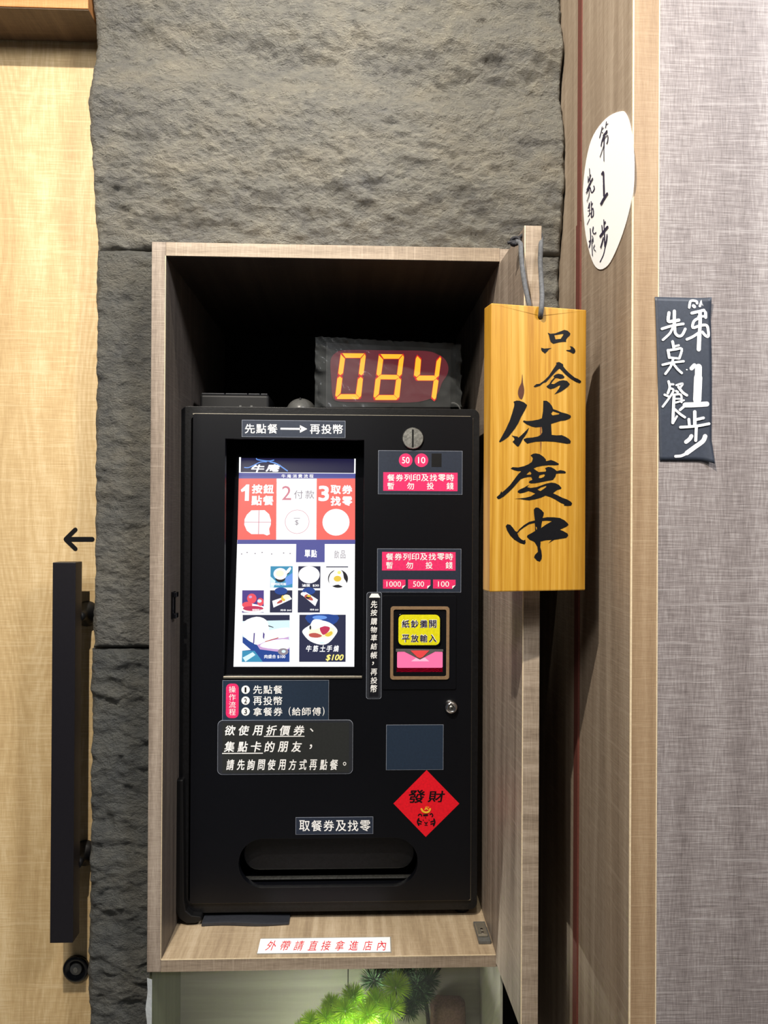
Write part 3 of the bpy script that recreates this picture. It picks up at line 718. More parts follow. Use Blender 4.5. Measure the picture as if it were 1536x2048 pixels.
pic((746, 552, 988, 796), 'tnavy', [('e', 'tblue', (865, 560, 70, 40)), ('p', 'white', [(775, 592), (830, 570), (965, 655), (935, 726)]), ('s', 'meat', [(815, 620), (850, 595), (905, 640), (905, 665), (850, 650)]), ('e', 'dark', (855, 632, 22, 12)), ('e', 'yolk', (868, 615, 24, 12)), ('e', 'white', (805, 592, 28, 20))])
pic((140, 822, 655, 1338), 'tblue', [('p', 'tnavy', [(140, 822), (655, 822), (655, 880), (560, 885), (140, 890)]), ('p', 'pale', [(140, 890), (655, 880), (655, 1110), (330, 1160), (140, 1060)]), ('p', 'teal', [(135, 1215), (270, 1215), (360, 1335), (130, 1338)]), ('p', 'pale', [(140, 1290), (250, 1230), (280, 1260), (170, 1335)]), ('p', 'white', [(132, 1120), (230, 1205), (132, 1215)]),
    ('s', 'white', [(150, 900), (290, 842), (400, 880), (430, 980), (420, 1100), (300, 1140), (200, 1100), (135, 1020)]), ('p', 'lilac', [(270, 1110), (645, 1060), (650, 1200), (520, 1225), (330, 1200)]), ('s', 'white', [(250, 1100), (370, 1010), (640, 960), (650, 1060), (450, 1090), (300, 1150)]), ('s', 'white', [(330, 1165), (420, 1110), (640, 1090), (645, 1190), (480, 1195)]), ('p', 'meat', [(385, 1112), (530, 1068), (535, 1076), (390, 1120)]), ('p', 'purple', [(262, 1020), (275, 1020), (268, 1130), (255, 1140)]), ('p', 'purple', [(365, 1010), (382, 1030), (375, 1090), (362, 1070)]), ('p', 'dark', [(420, 935), (478, 955), (478, 963), (425, 948)]), ('e', 'grey', (585, 1225, 58, 38)), ('e', 'pale', (590, 1222, 22, 16))])
pic((762, 820, 1270, 1337), 'tnavy', [('s', 'tblue', [(840, 825), (1180, 825), (1130, 930), (900, 930)]), ('e', 'sky', (985, 850, 80, 22)), ('s', 'white', [(798, 990), (880, 930), (960, 880), (1090, 905), (1175, 980), (1160, 1040), (1080, 1130), (990, 1148), (880, 1110), (810, 1040)]), ('s', 'cream', [(870, 990), (950, 940), (1060, 950), (1140, 970), (1130, 1050), (1010, 1070), (880, 1060)]), ('s', 'meat', [(870, 1030), (940, 1020), (1010, 1050), (960, 1072), (880, 1062)]), ('s', 'crimson', [(985, 970), (1030, 945), (1095, 960), (1075, 1010), (1020, 1040)]), ('s', 'white', [(880, 950), (910, 880), (960, 870), (1020, 885), (1060, 930), (990, 960), (920, 985)]), ('s', 'yolk', [(1040, 1040), (1110, 1000), (1125, 1030), (1080, 1060)]), ('e', 'dark', (882, 960, 10, 24)), ('e', 'pale', (1010, 1128, 30, 8))])
for mb, g in mbs: mb.mk('food_print', G[g], scr)
mb = MB()
mb = MB(); put_chars(mb, S, '牛筋土手燒', 612, 1290.5, 678, 1303.5, e * 8, .03, .2, .15)
mb.mk('caption', G['white'], scr); mb = MB(); put_text(mb, S, '肉盛合 $100', 529, 1309, 571, 1317, e * 9, .02)
mb.mk('caption', G['white'], scr); mb = MB(); put_text(mb, S, '滷蛋  $30', 604, 1168, 638, 1174, e * 6, .03); mb.mk('caption', G['white'], scr); mb = MB(); put_text(mb, S, '蜜餞番茄 $40', 505, 1218, 526.5, 1222, e * 6, .03)
mb.mk('caption', G['white'], scr); mb = MB(); put_text(mb, S, '焗烤起司飯', 542, 1165.5, 573, 1171, e * 7, .03)
mb.mk('caption', G['white'], scr); mb = MB(); put_text(mb, S, '烤串 $60', 561, 1218.5, 583, 1222.5, e * 6, .03); mb.mk('caption', G['white'], scr); mb = MB(); put_text(mb, S, '烤串 $60', 620, 1217.5, 637, 1221.5, e * 6, .03)
mb.mk('caption', G['white'], scr)
mb = MB(); put_text(mb, S, '$100', 651.5, 1308.5, 687.5, 1322.5, e * 8, .035, .25); mb.mk('caption', G['gold'], scr)
MB().prism(D, [rect(D.box(447, 1351.5, 724, 1356))], 0.0001, .003).mk('silver_strip', M['bezel_line'], mach, bevel=.0006)

# banknote acceptor
ap = MB().prism(D, [rr(D.box(765, 1191, 912, 1378), .003)], .0001, .0022).mk('acceptor_plate', M['black'], mach, bevel=.0008)
acc = MB().prism(D, [rr(D.box(780.5, 1212.5, 898, 1358), .005), rr(D.box(786.5, 1218.5, 892, 1352), .003)[::-1]], .0023, .0048).mk('note_acceptor', M['gold'], mach, bevel=.0006)
MB().prism(D, [rect(D.box(787, 1219, 891.5, 1351.5))], -.006, .0015).mk('acceptor_face', M['gloss'], acc)
MB().prism(D, [rr(D.box(794, 1226.5, 881.5, 1291.5), .009)], .0022, .0052).mk('sticker_rim', M['gloss'], acc, bevel=.0012)
yb = MB().prism(D, [rr(D.box(796.5, 1228.5, 879, 1289), .008)], .0054, .0058).mk('yellow_label', M['yellow'], acc)
for mat, bo, off, g_ in (('white', .05, .006, 1), ('purple_ink', .02, .0064, 0)):
    for line, y0 in (('紙鈔攤開', 1239), ('平放輸入', 1268)):
        mb = MB(); put_chars(mb, D, line, 803.5 - g_, y0 - g_, 872 + g_, y0 + 15 + g_, off, bo, 0, .16)
        mb.mk('lettering', M[mat], acc)
GP = glow('note slot pink', (255, 120, 170), 1.0); GR = glow('note slot red', (190, 6, 46), 1.0); GC = glow('note arrow', (238, 70, 70), 1.0); GH = glow('note slot hot', (255, 190, 215), 1.0)
MB().prism(D, [rr(D.box(794, 1303, 885, 1335), .002)], .0017, .0024).mk('slot_light', GP, acc)
MB().prism(D, [pxs(D, [(822, 1322), (858, 1322), (850, 1315), (832, 1315)])], .0026, .0026).mk('slot_light', GH, acc)
MB().prism(D, [rect(D.box(793, 1335, 885, 1343.5))], .0017, .0022).mk('slot_light', GR, acc)
mb = MB().prism(D, [pxs(D, [(791.5, 1297), (886, 1298), (886, 1303), (870, 1302.5), (839.5, 1318.5), (808, 1302.5), (791.5, 1303)])], .0028, .0045); mb.mk('note_guide', M['mouse'], acc, bevel=.0005)
MB().prism(D, [pxs(D, [(820.5, 1300), (858, 1300), (845, 1313), (839.5, 1315.5), (834, 1313)])], .0047, .0052).mk('arrow_lens', GC, acc)

# ticket tray
tr = MB().prism(P0, [rect(P0.box(470, 1668, 843, 1778)), rect(P0.box(474, 1672, 839, 1770))[::-1]], -0.075, -0.009).mk('ticket_tray', M['black'], mach)
MB().prism(P0, [rect(P0.box(474, 1669, 839, 1778))], -0.085, -0.0755).mk('tray_back', M['black'], tr)
MB().prism(P0, [rr(P0.box(484, 1684, 830, 1749), 0.026)], -0.024, -0.020).mk('tray_flap', M['shell'], tr, bevel=.001)
MB().prism(P0, [rect(P0.box(484, 1760.5, 830, 1763.5))], -0.018, -0.010).mk('tray_lip', M['steel'], tr)
for a0 in (372, 918):
    fx = X(a0, YM)
    MB().tube([(fx + .012, YM + .03, iz0), (fx + .012, YM + .03, iz0 + .006), (fx + .012, YM + .03, mz0 + .0)], [.013, .015, .012], 20).mk('foot', M['matte'], mach, smooth=False)
    MB().tube([(fx + .012, YM + .28, iz0), (fx + .012, YM + .28, mz0 + .0)], .013, 16).mk('foot', M['matte'], mach)
PB = planeY(1.2955)
MB().prism(PB, [pxs(PB, [(349, 1560), (366, 1560), (368, 1800), (372, 1822), (384, 1832), (402, 1834), (403, 1842), (392, 1846.5), (372, 1847), (358, 1838), (351, 1824)])], -.02, 0).mk('corner_bumper', M['matte'], mach, bevel=.002)
for nm_, q in (('top', (386, 829.5, 941, 832)), ('bottom', (384, 1800.5, 941, 1803)), ('side', (942.5, 836, 944, 1798))):  # pale strips stand in for light glinting on the door edges
    MB().prism(P0, [rect(P0.box(*q))], 0.0002, .0016).mk('door_edge_glint', M['bezel_line' if nm_ != 'side' else 'edge_glint'], mach)

# ================================================================== ON TOP OF THE MACHINE
TOP = mz1
# queue display
yq = TOP
ang = R(11)
Q = Pl((X(775, 1.365, 760), 1.365, TOP), (math.cos(ang), math.sin(ang), 0), (0, 0, 1))
disp = thing('queue_display', 'red LED number display reading 084, wrapped in clear plastic, on top of the machine', 'display', Q.p)
CQ = lambda pts: crop(620, 660, 4.518, pts)
qa = Q.ab(652, 700)[0]; qb = Q.ab(903, 700)[0]; qt = Q.ab(770, 690)[1]
MB().prism(Q, [rect((qa, 0.0, qb, qt))], -0.035, -0.001).mk('housing', M['matte'], disp, bevel=.002)
MB().prism(Q, [pxs(Q, closed_smooth(CQ([(185, 280), (230, 208), (330, 182), (700, 185), (1040, 190), (1150, 220), (1215, 262), (1248, 330), (1240, 400), (1190, 480), (1150, 580), (1060, 630), (900, 655), (500, 652), (260, 645), (205, 600), (192, 450)]), 3))], 0, .0008).mk('display_window', glow('red filter window', (100, 12, 32), 1.0), disp)
seg0 = {'A': [(292, 212), (488, 214), (455, 253), (320, 253)], 'F': [(276, 222), (314, 262), (296, 392), (272, 410), (254, 392)], 'B': [(492, 220), (501, 240), (482, 392), (462, 412), (440, 396), (458, 262)],
        'E': [(268, 420), (290, 440), (274, 572), (240, 606), (228, 592), (246, 440)], 'C': [(456, 426), (476, 444), (460, 598), (446, 611), (414, 578), (432, 446)], 'D': [(276, 582), (412, 582), (444, 615), (432, 625), (245, 625), (242, 612)]}
segs = [(k, p) for k, p in seg0.items()]
segs8 = [(k, [(x + 345, y + 8) for x, y in p]) for k, p in seg0.items()] + [('G', [(640, 406), (780, 408), (806, 428), (775, 448), (635, 446), (614, 426)])]
segs4 = [('F', [(968, 238), (1000, 272), (990, 402), (962, 427), (938, 410), (954, 262)]), ('B', [(1172, 247), (1182, 262), (1162, 415), (1142, 432), (1124, 414), (1142, 284)]), ('G', [(985, 414), (1118, 414), (1142, 436), (1115, 457), (972, 457), (958, 440)]), ('C', [(1138, 444), (1158, 462), (1136, 614), (1122, 631), (1097, 606), (1116, 462)])]
GS = glow('LED amber', (255, 190, 36), 1.25); GH2 = glow('LED halo red', (226, 10, 16), 1.0)
for dg in (segs, segs8, segs4):
    hm = MB()
    for k, p in dg:
        c = sum((Vector(q) for q in p), Vector((0, 0))) / len(p)
        big = []
        for q in p:
            d = Vector(q) - c; big.append(tuple(Vector(q) + d.normalized() * 15))
        hm.prism(Q, [pxs(Q, CQ(big))], .0012, .0012)
    digit = hm.mk('digit', GH2, disp)
    for k, p in dg: MB().prism(Q, [pxs(Q, CQ(p))], .0013, .0022).mk('led_segment', GS, digit)
# crumpled clear bag
nx, nz = 90, 44; vs = []; fs = []
for j in range(nz + 1):
    for i in range(nx + 1):
        u, v = i / nx, j / nz
        px = 629 + (921 - 629) * u + (1 - v) * 0; py = (676 + 14 * u) * v + (815) * (1 - v)
        a, b = Q.ab(px, py)
        p = Vector((a * 1.0 + b * .8, b, 0))
        wv = noise.noise(p * 60) * .005 + (1 - abs(noise.noise(p * 30 + Vector((5, 5, 5))))) ** 4 * .007
        edgef = max(0, 1 - min(u, 1 - u) / .10); topf = max(0, (v - .72) / .28)
        o = .0045 + wv * (.35 + 1.1 * edgef + .7 * topf) - edgef ** 2 * .004 + (.003 * math.sin(60 * (u + .5 * v) * 2) * topf)
        vs.append(Q.w(a, max(b, .0006), o))
for j in range(nz):
    for i in range(nx): k = j * (nx + 1) + i; fs.append((k, k + 1, k + nx + 2, k + nx + 1))
mk('plastic_wrap', vs, fs, M['film'], disp, smooth=True, label='crumpled clear plastic wrap')
pa = Q.ab(921, 790)
c0 = Q.w(qb, 0.022, -.01)
MB().tube(smooth([c0, c0 + Vector((.008, .0, .001)), c0 + Vector((.016, .002, -.003)), c0 + Vector((.021, .004, -.012)), Vector((c0.x + .022, c0.y + .006, TOP + .001))], 5), .0016, 8).mk('power_cable', M['mouse'], disp, smooth=True)

# flat black device
yk = 1.385
kb = thing('media_box', 'flat black plastic device with thin keys lying on the machine top, left of the mouse', 'device', (X(466, yk, 800), yk, TOP))
x0, x1 = X(398, yk), X(537, yk); zt_ = Z(788, yk)
MB().box(x0, x1, yk, yk + .10, TOP + .0005, zt_ - .003).mk('body', M['matte'], kb, bevel=.005, seg=4)
for i, (fa, fb_) in enumerate(((.02, .35), (.36, .68), (.69, .86), (.87, .97))):
    MB().box(x0 + (x1 - x0) * fa, x0 + (x1 - x0) * fb_, yk + .004, yk + .094, zt_ - .0029, zt_ - .0005).mk('key', M['lam'], kb, bevel=.001)
mb = MB().box(x0 + (x1 - x0) * .57, x0 + (x1 - x0) * .6, yk - .0006, yk + .0005, TOP + .006, TOP + .013)
mb.box(x0 + (x1 - x0) * .73, x0 + (x1 - x0) * .76, yk - .0006, yk + .0005, TOP + .006, TOP + .013); mb.mk('port_mark', M['mouse'], kb)
# mouse
ym = 1.375; mxc = X(598, ym); mt = Z(792, ym) - TOP
vs = []; fs = []; n = 32; rings = 9
for j in range(rings + 1):
    t = j / rings * math.pi / 2
    for k in range(n):
        a = 2 * math.pi * k / n; vs.append((mxc + .0275 * math.cos(t) * math.cos(a), ym + .045 + .048 * math.cos(t) * math.sin(a) , TOP + .0005 + mt * (.18 + .82 * math.sin(t)) if j else TOP + .0005 + mt * .18))
for k in range(n): vs.append((mxc + .025 * math.cos(2 * math.pi * k / n), ym + .045 + .045 * math.sin(2 * math.pi * k / n), TOP + .0005))
for j in range(rings):
    for k in range(n): p = j * n + k; q = j * n + (k + 1) % n; fs.append((p, q, q + n, p + n))
b0 = (rings + 1) * n
for k in range(n): fs.append((b0 + k, b0 + (k + 1) % n, (k + 1) % n, k))
fs.append(tuple(b0 + k for k in reversed(range(n))))
ms = mk('computer_mouse', vs, fs, M['mouse'], None, smooth=True, label='small grey rounded computer mouse beside the LED number display', cat='mouse')
MB().box(mxc - .0015, mxc + .0015, ym + .012, ym + .03, TOP + mt * .7, TOP + mt * .93).mk('scroll_wheel', M['matte'], ms, bevel=.0008)

# pad lying in front of the feet
yp = 1.2925
mb = MB(); n = 30
x0, x1 = X(408, yp), X(583, yp)
vs = []; fs = []
for i in range(n + 1):
    u = i / n; x = x0 + (x1 - x0) * u; h = .006 + .002 * math.sin(u * 5) * u; yo = .002 * math.sin(u * 7)
    for (dy, z) in ((0, .0006), (0, h), (.03, h + .001), (.03, .0006)): vs.append((x, yp + yo + dy, iz0 + z))
for i in range(n):
    for k in range(4): a = i * 4 + k; b = i * 4 + (k + 1) % 4; fs.append((a, a + 4, b + 4, b))
fs.append((0, 1, 2, 3)); fs.append(tuple(n * 4 + k for k in (3, 2, 1, 0)))
mk('rubber_pad', vs, fs, M['lam'], None, smooth=False, bevel=.001, label='folded dark grey rubber pad on the cabinet floor, under the machine front', cat='pad')

# floor notice
cxn = [(513, 1909), (783, 1906), (782, 1874), (524, 1877)]
FN = Pl((0, YC, iz0), (1, 0, 0), (0, 1, 0))
nt = MB().prism(FN, [pxs(FN, cxn)], .0003, .0007).mk('floor_notice', M['tape'], None, label='white paper strip with red handwriting taped on the cabinet floor', cat='notice')
MB().prism(FN, [pxs(FN, [(514.5, 1908), (781, 1904.5), (780, 1875.5), (521, 1879)])], .0009, .0011).mk('paper', M['paper'], nt)
mb = MB()
for ch, xa in zip('外帶請直接拿進店內', (532, 561.5, 588, 616, 642, 670, 697, 725.5, 753)):
    bxx = FN.box(xa, 1883, xa + 20, 1902.5); vs_, fs_ = glyphs(ch, .02, .25)
    mb.add([FN.w(bxx[0] + (bxx[2] - bxx[0]) * u, bxx[1] + (bxx[3] - bxx[1]) * v, .0014) for u, v in vs_], fs_)
mb.mk('lettering', M['redink'], nt)

# ================================================================== HANGING SIGN
phi = R(11)
pc = planeY(0.968).ab(981, 890)
B = Pl((pc[0], 0.968, CAM.z), (math.cos(phi), math.sin(phi), 0), (0, 0, 1))
bl = 0.0; br_ = B.ab(1172, 890)[0]; bt = B.ab(985, 606)[1]; bb = B.ab(981, 1184)[1]
sign = thing('hanging_sign', 'thick yellow varnished pine board with black brush lettering hanging at the cabinet edge', 'sign', B.w(0.06, bb, -.01))
a, b = B.ab(1081, 634)
MB().prism(B, [[(bl, bb), (br_, bb), (br_, bt), (bl, bt)], circ(a, b, .0030, 16)[::-1]], -.0255, 0).mk('board', M['pine'], sign, bevel=.0014)
k1 = lambda pts: crop(980, 640, 7.68, pts); k2 = lambda pts: crop(980, 890, 7.68, pts)
chars = [
 (k1, [[(885,195),(925,212),(1000,205),(1080,175),(1140,152),(1190,165),(1232,205),(1225,235),(1185,275),(1165,305),(1168,335),(1120,335),(1050,345),(970,365),(930,335),(915,290),(905,240)], [(985,232),(1120,212),(1128,222),(1085,290),(1005,298)]]),
 (k1, [[(785,425),(800,430),(830,440),(950,430),(905,450),(880,480),(845,515),(800,480),(785,460)]]),
 (k1, [[(1222,402),(1265,410),(1300,445),(1310,475),(1300,505),(1275,518),(1225,490),(1170,472),(1170,462),(1215,460),(1240,450),(1238,425)]]),
 (k1, [[(1015,655),(1060,645),(1120,680),(1125,715),(1160,760),(1220,820),(1300,885),(1350,905),(1395,935),(1398,955),(1375,972),(1325,955),(1240,905),(1150,830),(1100,775),(1068,745),(1035,770),(985,820),(920,890),(860,955),(820,965),(765,1010),(735,1020),(690,1032),(668,1020),(710,985),(760,980),(830,930),(900,860),(960,770),(1000,710),(1018,680)]]),
 (k1, [[(975,860),(1010,835),(1050,825),(1110,838),(1145,875),(1130,895),(1080,905),(1030,890),(1003,892),(962,940),(935,980),(980,985),(1060,935),(1120,925),(1180,935),(1225,985),(1200,1020),(1150,1060),(1090,1100),(1020,1130),(985,1142),(1020,1105),(1060,1050),(1080,1000),(1050,1010),(990,1045),(930,1062),(880,1040),(865,1018),(910,985),(940,930),(985,885)]]),
 (k1, [[(360,1255),(405,1238),(450,1240),(520,1265),(568,1305),(555,1345),(520,1410),(470,1500),(430,1590),(380,1670),(340,1720),(285,1790),(220,1840),(150,1878),(138,1865),(180,1790),(240,1680),(300,1550),(340,1430),(370,1320),(372,1285)]]),
 (k1, [[(330,1772),(365,1782),(420,1790),(435,1808),(490,1760),(540,1710),(600,1650),(570,1730),(525,1800),(500,1830),(470,1890),(440,1940),(415,1940),(380,1905),(345,1870),(375,1840),(368,1810)]]),
 (k1, [[(818,1240),(865,1240),(910,1270),(950,1320),(970,1370),(1020,1385),(1100,1420),(1180,1440),(1235,1465),(1242,1490),(1220,1515),(1160,1540),(1080,1550),(1000,1575),(935,1595),(940,1680),(945,1765),(1020,1772),(1100,1768),(1160,1795),(1210,1825),(1238,1860),(1230,1895),(1180,1900),(1120,1890),(1000,1870),(850,1862),(700,1868),(620,1885),(570,1898),(520,1850),(515,1830),(560,1812),(650,1805),(730,1790),(785,1760),(800,1720),(795,1640),(700,1648),(640,1635),(560,1600),(505,1560),(515,1542),(560,1552),(640,1548),(740,1530),(795,1510),(812,1400)], [(935,1440),(965,1400),(1070,1435),(1050,1450),(960,1465)]]),
 (k2, [[(620,160),(660,135),(700,128),(760,140),(820,180),(855,220),(860,248),(935,230),(990,250),(1055,285),(1050,305),(1000,310),(900,308),(800,318),(720,335),(665,360),(700,385),(745,415),(800,412),(855,408),(860,385),(845,355),(890,335),(940,342),(990,370),(1025,400),(1080,385),(1140,398),(1165,415),(1155,435),(1060,435),(1015,440),(1000,490),(965,535),(880,550),(780,570),(700,585),(625,588),(592,572),(610,550),(650,535),(632,490),(600,488),(530,500),(470,525),(420,580),(360,650),(290,720),(210,790),(150,825),(120,830),(100,800),(150,755),(175,705),(180,730),(240,680),(310,610),(370,530),(430,450),(480,400),(420,398),(370,385),(315,362),(345,340),(430,345),(520,325),(590,295),(640,260),(658,210),(645,180)], [(555,455),(610,402),(635,430),(625,455)], [(745,508),(755,465),(830,445),(845,460),(825,490),(780,508)]]),
 (k2, [[(600,610),(568,645),(620,660),(720,645),(800,615),(870,590),(940,577),(1000,585),(1060,615),(1097,660),(1085,675),(1030,690),(965,740),(1030,770),(1110,810),(1180,835),(1240,870),(1260,895),(1245,930),(1190,935),(1135,930),(1140,910),(1080,885),(1000,835),(930,800),(850,775),(790,805),(700,830),(600,848),(530,840),(470,830),(370,825),(450,820),(540,810),(620,790),(680,755),(695,742),(640,720),(590,705),(520,730),(460,742),(425,725),(425,705),(460,680),(520,655),(560,630)], [(725,685),(780,650),(860,625),(865,640),(830,670),(770,708)]]),
 (k2, [[(240,1245),(265,1215),(310,1225),(350,1270),(385,1320),(415,1335),(450,1290),(520,1230),(600,1180),(688,1158),(675,1060),(672,990),(700,960),(740,962),(790,1000),(825,1040),(820,1075),(805,1120),(880,1108),(980,1110),(1070,1120),(1140,1155),(1190,1200),(1205,1225),(1170,1255),(1070,1300),(1130,1325),(1190,1360),(1200,1390),(1170,1425),(1080,1440),(985,1455),(890,1510),(950,1455),(860,1460),(775,1480),(770,1570),(785,1620),(795,1700),(790,1750),(765,1790),(720,1775),(675,1725),(690,1685),(735,1640),(725,1560),(690,1500),(670,1480),(610,1455),(565,1410),(575,1385),(640,1350),(690,1320),(690,1250),(685,1195),(600,1215),(520,1265),(460,1310),(418,1355),(440,1410),(480,1450),(515,1465),(540,1452),(545,1500),(530,1525),(460,1505),(370,1450),(310,1390),(260,1310)], [(800,1165),(870,1160),(955,1168),(860,1220),(782,1275),(790,1210)], [(700,1250),(715,1255),(720,1290),(710,1305)]]),
]
mb = MB()
for kf, loops in chars: mb.prism(B, [pxs(B, kf(l)) for l in loops], .0004, .0004)
mb.mk('brush_lettering', M['ink'], sign, label='black brush painted lettering')
mb = MB().prism(B, [pxs(B, closed_smooth(k1([(495, 830), (505, 960), (522, 1050), (520, 1130), (490, 1215), (450, 1195), (428, 1130), (440, 1050), (480, 960)]), 3))], .0003, .0003)
mb.mk('wood_knot', M['knotwood'], sign)
mb = MB().prism(B, [pxs(B, k1([(772, 1640), (790, 1640), (785, 1765), (772, 1775)]))], .0003, .0003)
mb.prism(B, [pxs(B, [(1080.6, 884), (1082.6, 884), (1081.6, 909)])], .0003, .0003)
mb.mk('crack', M['strip'], sign)
# cord
def at(px, py, y): p = planeY(y); q = p.ab(px, py); return p.w(*q)
hole = B.w(*B.ab(1081, 632), 0.0)
c1 = smooth([at(1081, 634, hole.y + .004), at(1081.5, 629, hole.y - .003), at(1083, 612, hole.y - .0035), at(1084, 590, 1.005), at(1082, 550, 1.028), at(1080.5, 520, 1.034), at(1081.5, 495, 1.036), at(1081, 470, 1.052), at(1070, 466, 1.07)], 4)
MB().tube(c1, .0033, 10).mk('cord', M['cord'], sign, smooth=True)
c2 = smooth([at(1059, 614, 1.012), at(1056, 600, 1.012), at(1049, 565, 1.020), at(1044, 530, 1.028), at(1042, 505, 1.032), at(1041, 488, 1.042), at(1034, 483, 1.055)], 4)
MB().tube(c2, .0033, 10).mk('cord', M['cord'], sign, smooth=True)
kc = at(1031, 483, 1.055); pts = []
for i in range(60):
    t = i / 59 * 2 * math.pi * 3
    pts.append(kc + Vector((math.sin(t * 1.0) * .005, math.cos(t * .71) * .004, math.sin(t * .83 + 1) * .0055)))
MB().tube(pts, .0026, 8).mk('cord_knot', M['knot'], sign, smooth=True)
MB().tube(smooth([kc, kc + Vector((.006, .0, .006)), kc + Vector((.011, .001, .010))], 3), [.0026] * 7, 8).mk('cord_end', M['knot'], sign, smooth=True)
MB().tube(smooth([kc, kc + Vector((-.006, .0, -.001)), kc + Vector((-.011, .001, -.002))], 3), [.0022] * 7, 8).mk('cord_end', M['knot'], sign, smooth=True)

# ================================================================== STEP ONE NOTICES
ov = [(1241, 223), (1252, 226), (1262, 252), (1268, 300), (1269.5, 340), (1267, 385), (1258, 430), (1246, 470), (1232, 505), (1218, 530), (1202, 539), (1189, 528), (1178, 495), (1171, 455), (1167.5, 400), (1168.5, 365), (1174, 320), (1184, 280), (1200, 252), (1220, 232)]
oval = MB().prism(RP, [pxs(RP, closed_smooth(ov, 3))], .0003, .0012).mk('oval_notice', M['paper'], None, label='white oval paper notice with black handwriting on the brown return panel', cat='notice')
mb = MB()
def ST(kx, s, lst, pl, off):
    for wd, pts in lst: stroke(mb2 if pl is RP and min(p[0] for p in pts) < 400 else mb, pl, kx(pts), wd / s, off)
mb2 = MB()
k5 = lambda p: crop(1160, 210, 12.05, p); k6 = lambda p: crop(1160, 370, 11.375, p)
ST(k5, 12.05, [(18, [(665, 400), (645, 550)]), (16, [(655, 480), (705, 450)]), (18, [(565, 525), (540, 640), (500, 790)]), (14, [(560, 590), (605, 550)]), (22, [(568, 660), (578, 672)]), (22, [(590, 735), (640, 670), (682, 612), (670, 680), (600, 725)]),
    (24, [(622, 690), (612, 850), (606, 1020)]), (16, [(606, 1020), (608, 1345)]), (20, [(600, 740), (560, 870), (538, 990)]), (20, [(560, 880), (620, 800), (702, 730), (700, 860), (676, 930)]), (14, [(608, 970), (515, 1250)]),
    (40, [(590, 1610), (560, 1665)]), (36, [(600, 1620), (603, 1800), (612, 2045)]), (16, [(260, 1530), (275, 1850)]), (16, [(230, 1720), (228, 1870)]), (18, [(240, 1830), (295, 1680)]), (30, [(205, 2045), (270, 1900), (338, 1770)])], RP, .0016)
ST(k6, 11.375, [(38, [(575, 0), (580, 250)]), (44, [(512, 430), (570, 320), (655, 190)]), (20, [(175, 180), (250, 30)]), (14, [(235, 60), (240, 220), (190, 370)]), (26, [(255, 60), (290, 175), (350, 95), (340, 25)]),
    (16, [(240, 400), (210, 520)]), (16, [(245, 420), (238, 660)]), (14, [(205, 530), (245, 500)]), (14, [(205, 590), (260, 570)]), (14, [(210, 715), (300, 600)]), (18, [(280, 375), (292, 640)]), (18, [(292, 460), (312, 410)]), (20, [(290, 580), (325, 525), (332, 680), (285, 735), (290, 640)]), (12, [(248, 765), (190, 895)]),
    (20, [(260, 990), (270, 1160), (262, 1300), (235, 1420)]), (26, [(238, 1285), (268, 1262)]), (22, [(332, 955), (318, 1055), (355, 1110), (392, 1080)]), (20, [(308, 1158), (316, 1172)]), (16, [(330, 1195), (300, 1280), (306, 1450), (313, 1605)]), (14, [(325, 1200), (332, 1270), (305, 1310)]), (16, [(366, 1360), (340, 1440), (388, 1500)]),
    (20, [(575, 790), (585, 1060)]), (22, [(590, 880), (612, 832)]), (22, [(532, 920), (545, 1080)]), (44, [(495, 1165), (570, 1060), (662, 948)]), (24, [(590, 1080), (598, 1390)]), (24, [(568, 1195), (505, 1420)]), (24, [(652, 1125), (635, 1270), (600, 1400)]), (20, [(600, 1400), (560, 1580), (482, 1750)])], RP, .0016)
mb.mk('lettering', M['purple_ink'], oval); mb2.mk('lettering', M['purple_ink'], oval)
WP = planeY(yr0 - 0.0016)
pp = [(1309, 594), (1419.5, 597), (1421, 680), (1422.5, 760), (1421, 850), (1427, 930), (1405, 923), (1319, 921), (1314, 760)]
nx, nz = 16, 40; vs = []; fs = []
for j in range(nz + 1):
    for i in range(nx + 1):
        u, v = i / nx, j / nz
        xl = 1309 + 10 * v ** .8; xr = 1419.5 + 3 * math.sin(v * 2.5) + (4 * max(0, v - .85) / .15)
        yt = 594 + 3 * u; yb_ = 921 + (7 * max(0, (u - .7) / .3) ** 2)
        a, b = WP.ab(xl + (xr - xl) * u, yt + (yb_ - yt) * v)
        o = .0008 + .0045 * (max(0, u - .7) / .3) ** 2 * (max(0, .12 - v) / .12 + max(0, v - .85) / .15) + .0006 * abs(math.sin(v * 4)) * u
        vs.append(WP.w(a, b, o))
for j in range(nz):
    for i in range(nx): k = j * (nx + 1) + i; fs.append((k, k + nx + 1, k + nx + 2, k + 1))
post = mk('dark_notice', vs, fs, M['poster'], None, smooth=True, label='dark slate card notice with white painted handwriting on the grey wall', cat='notice')
post.modifiers.new('thick', 'SOLIDIFY').thickness = .0005
mb = MB()
k3 = lambda p: crop(1300, 580, 10.97, p); k4 = lambda p: crop(1300, 750, 10.78, p)
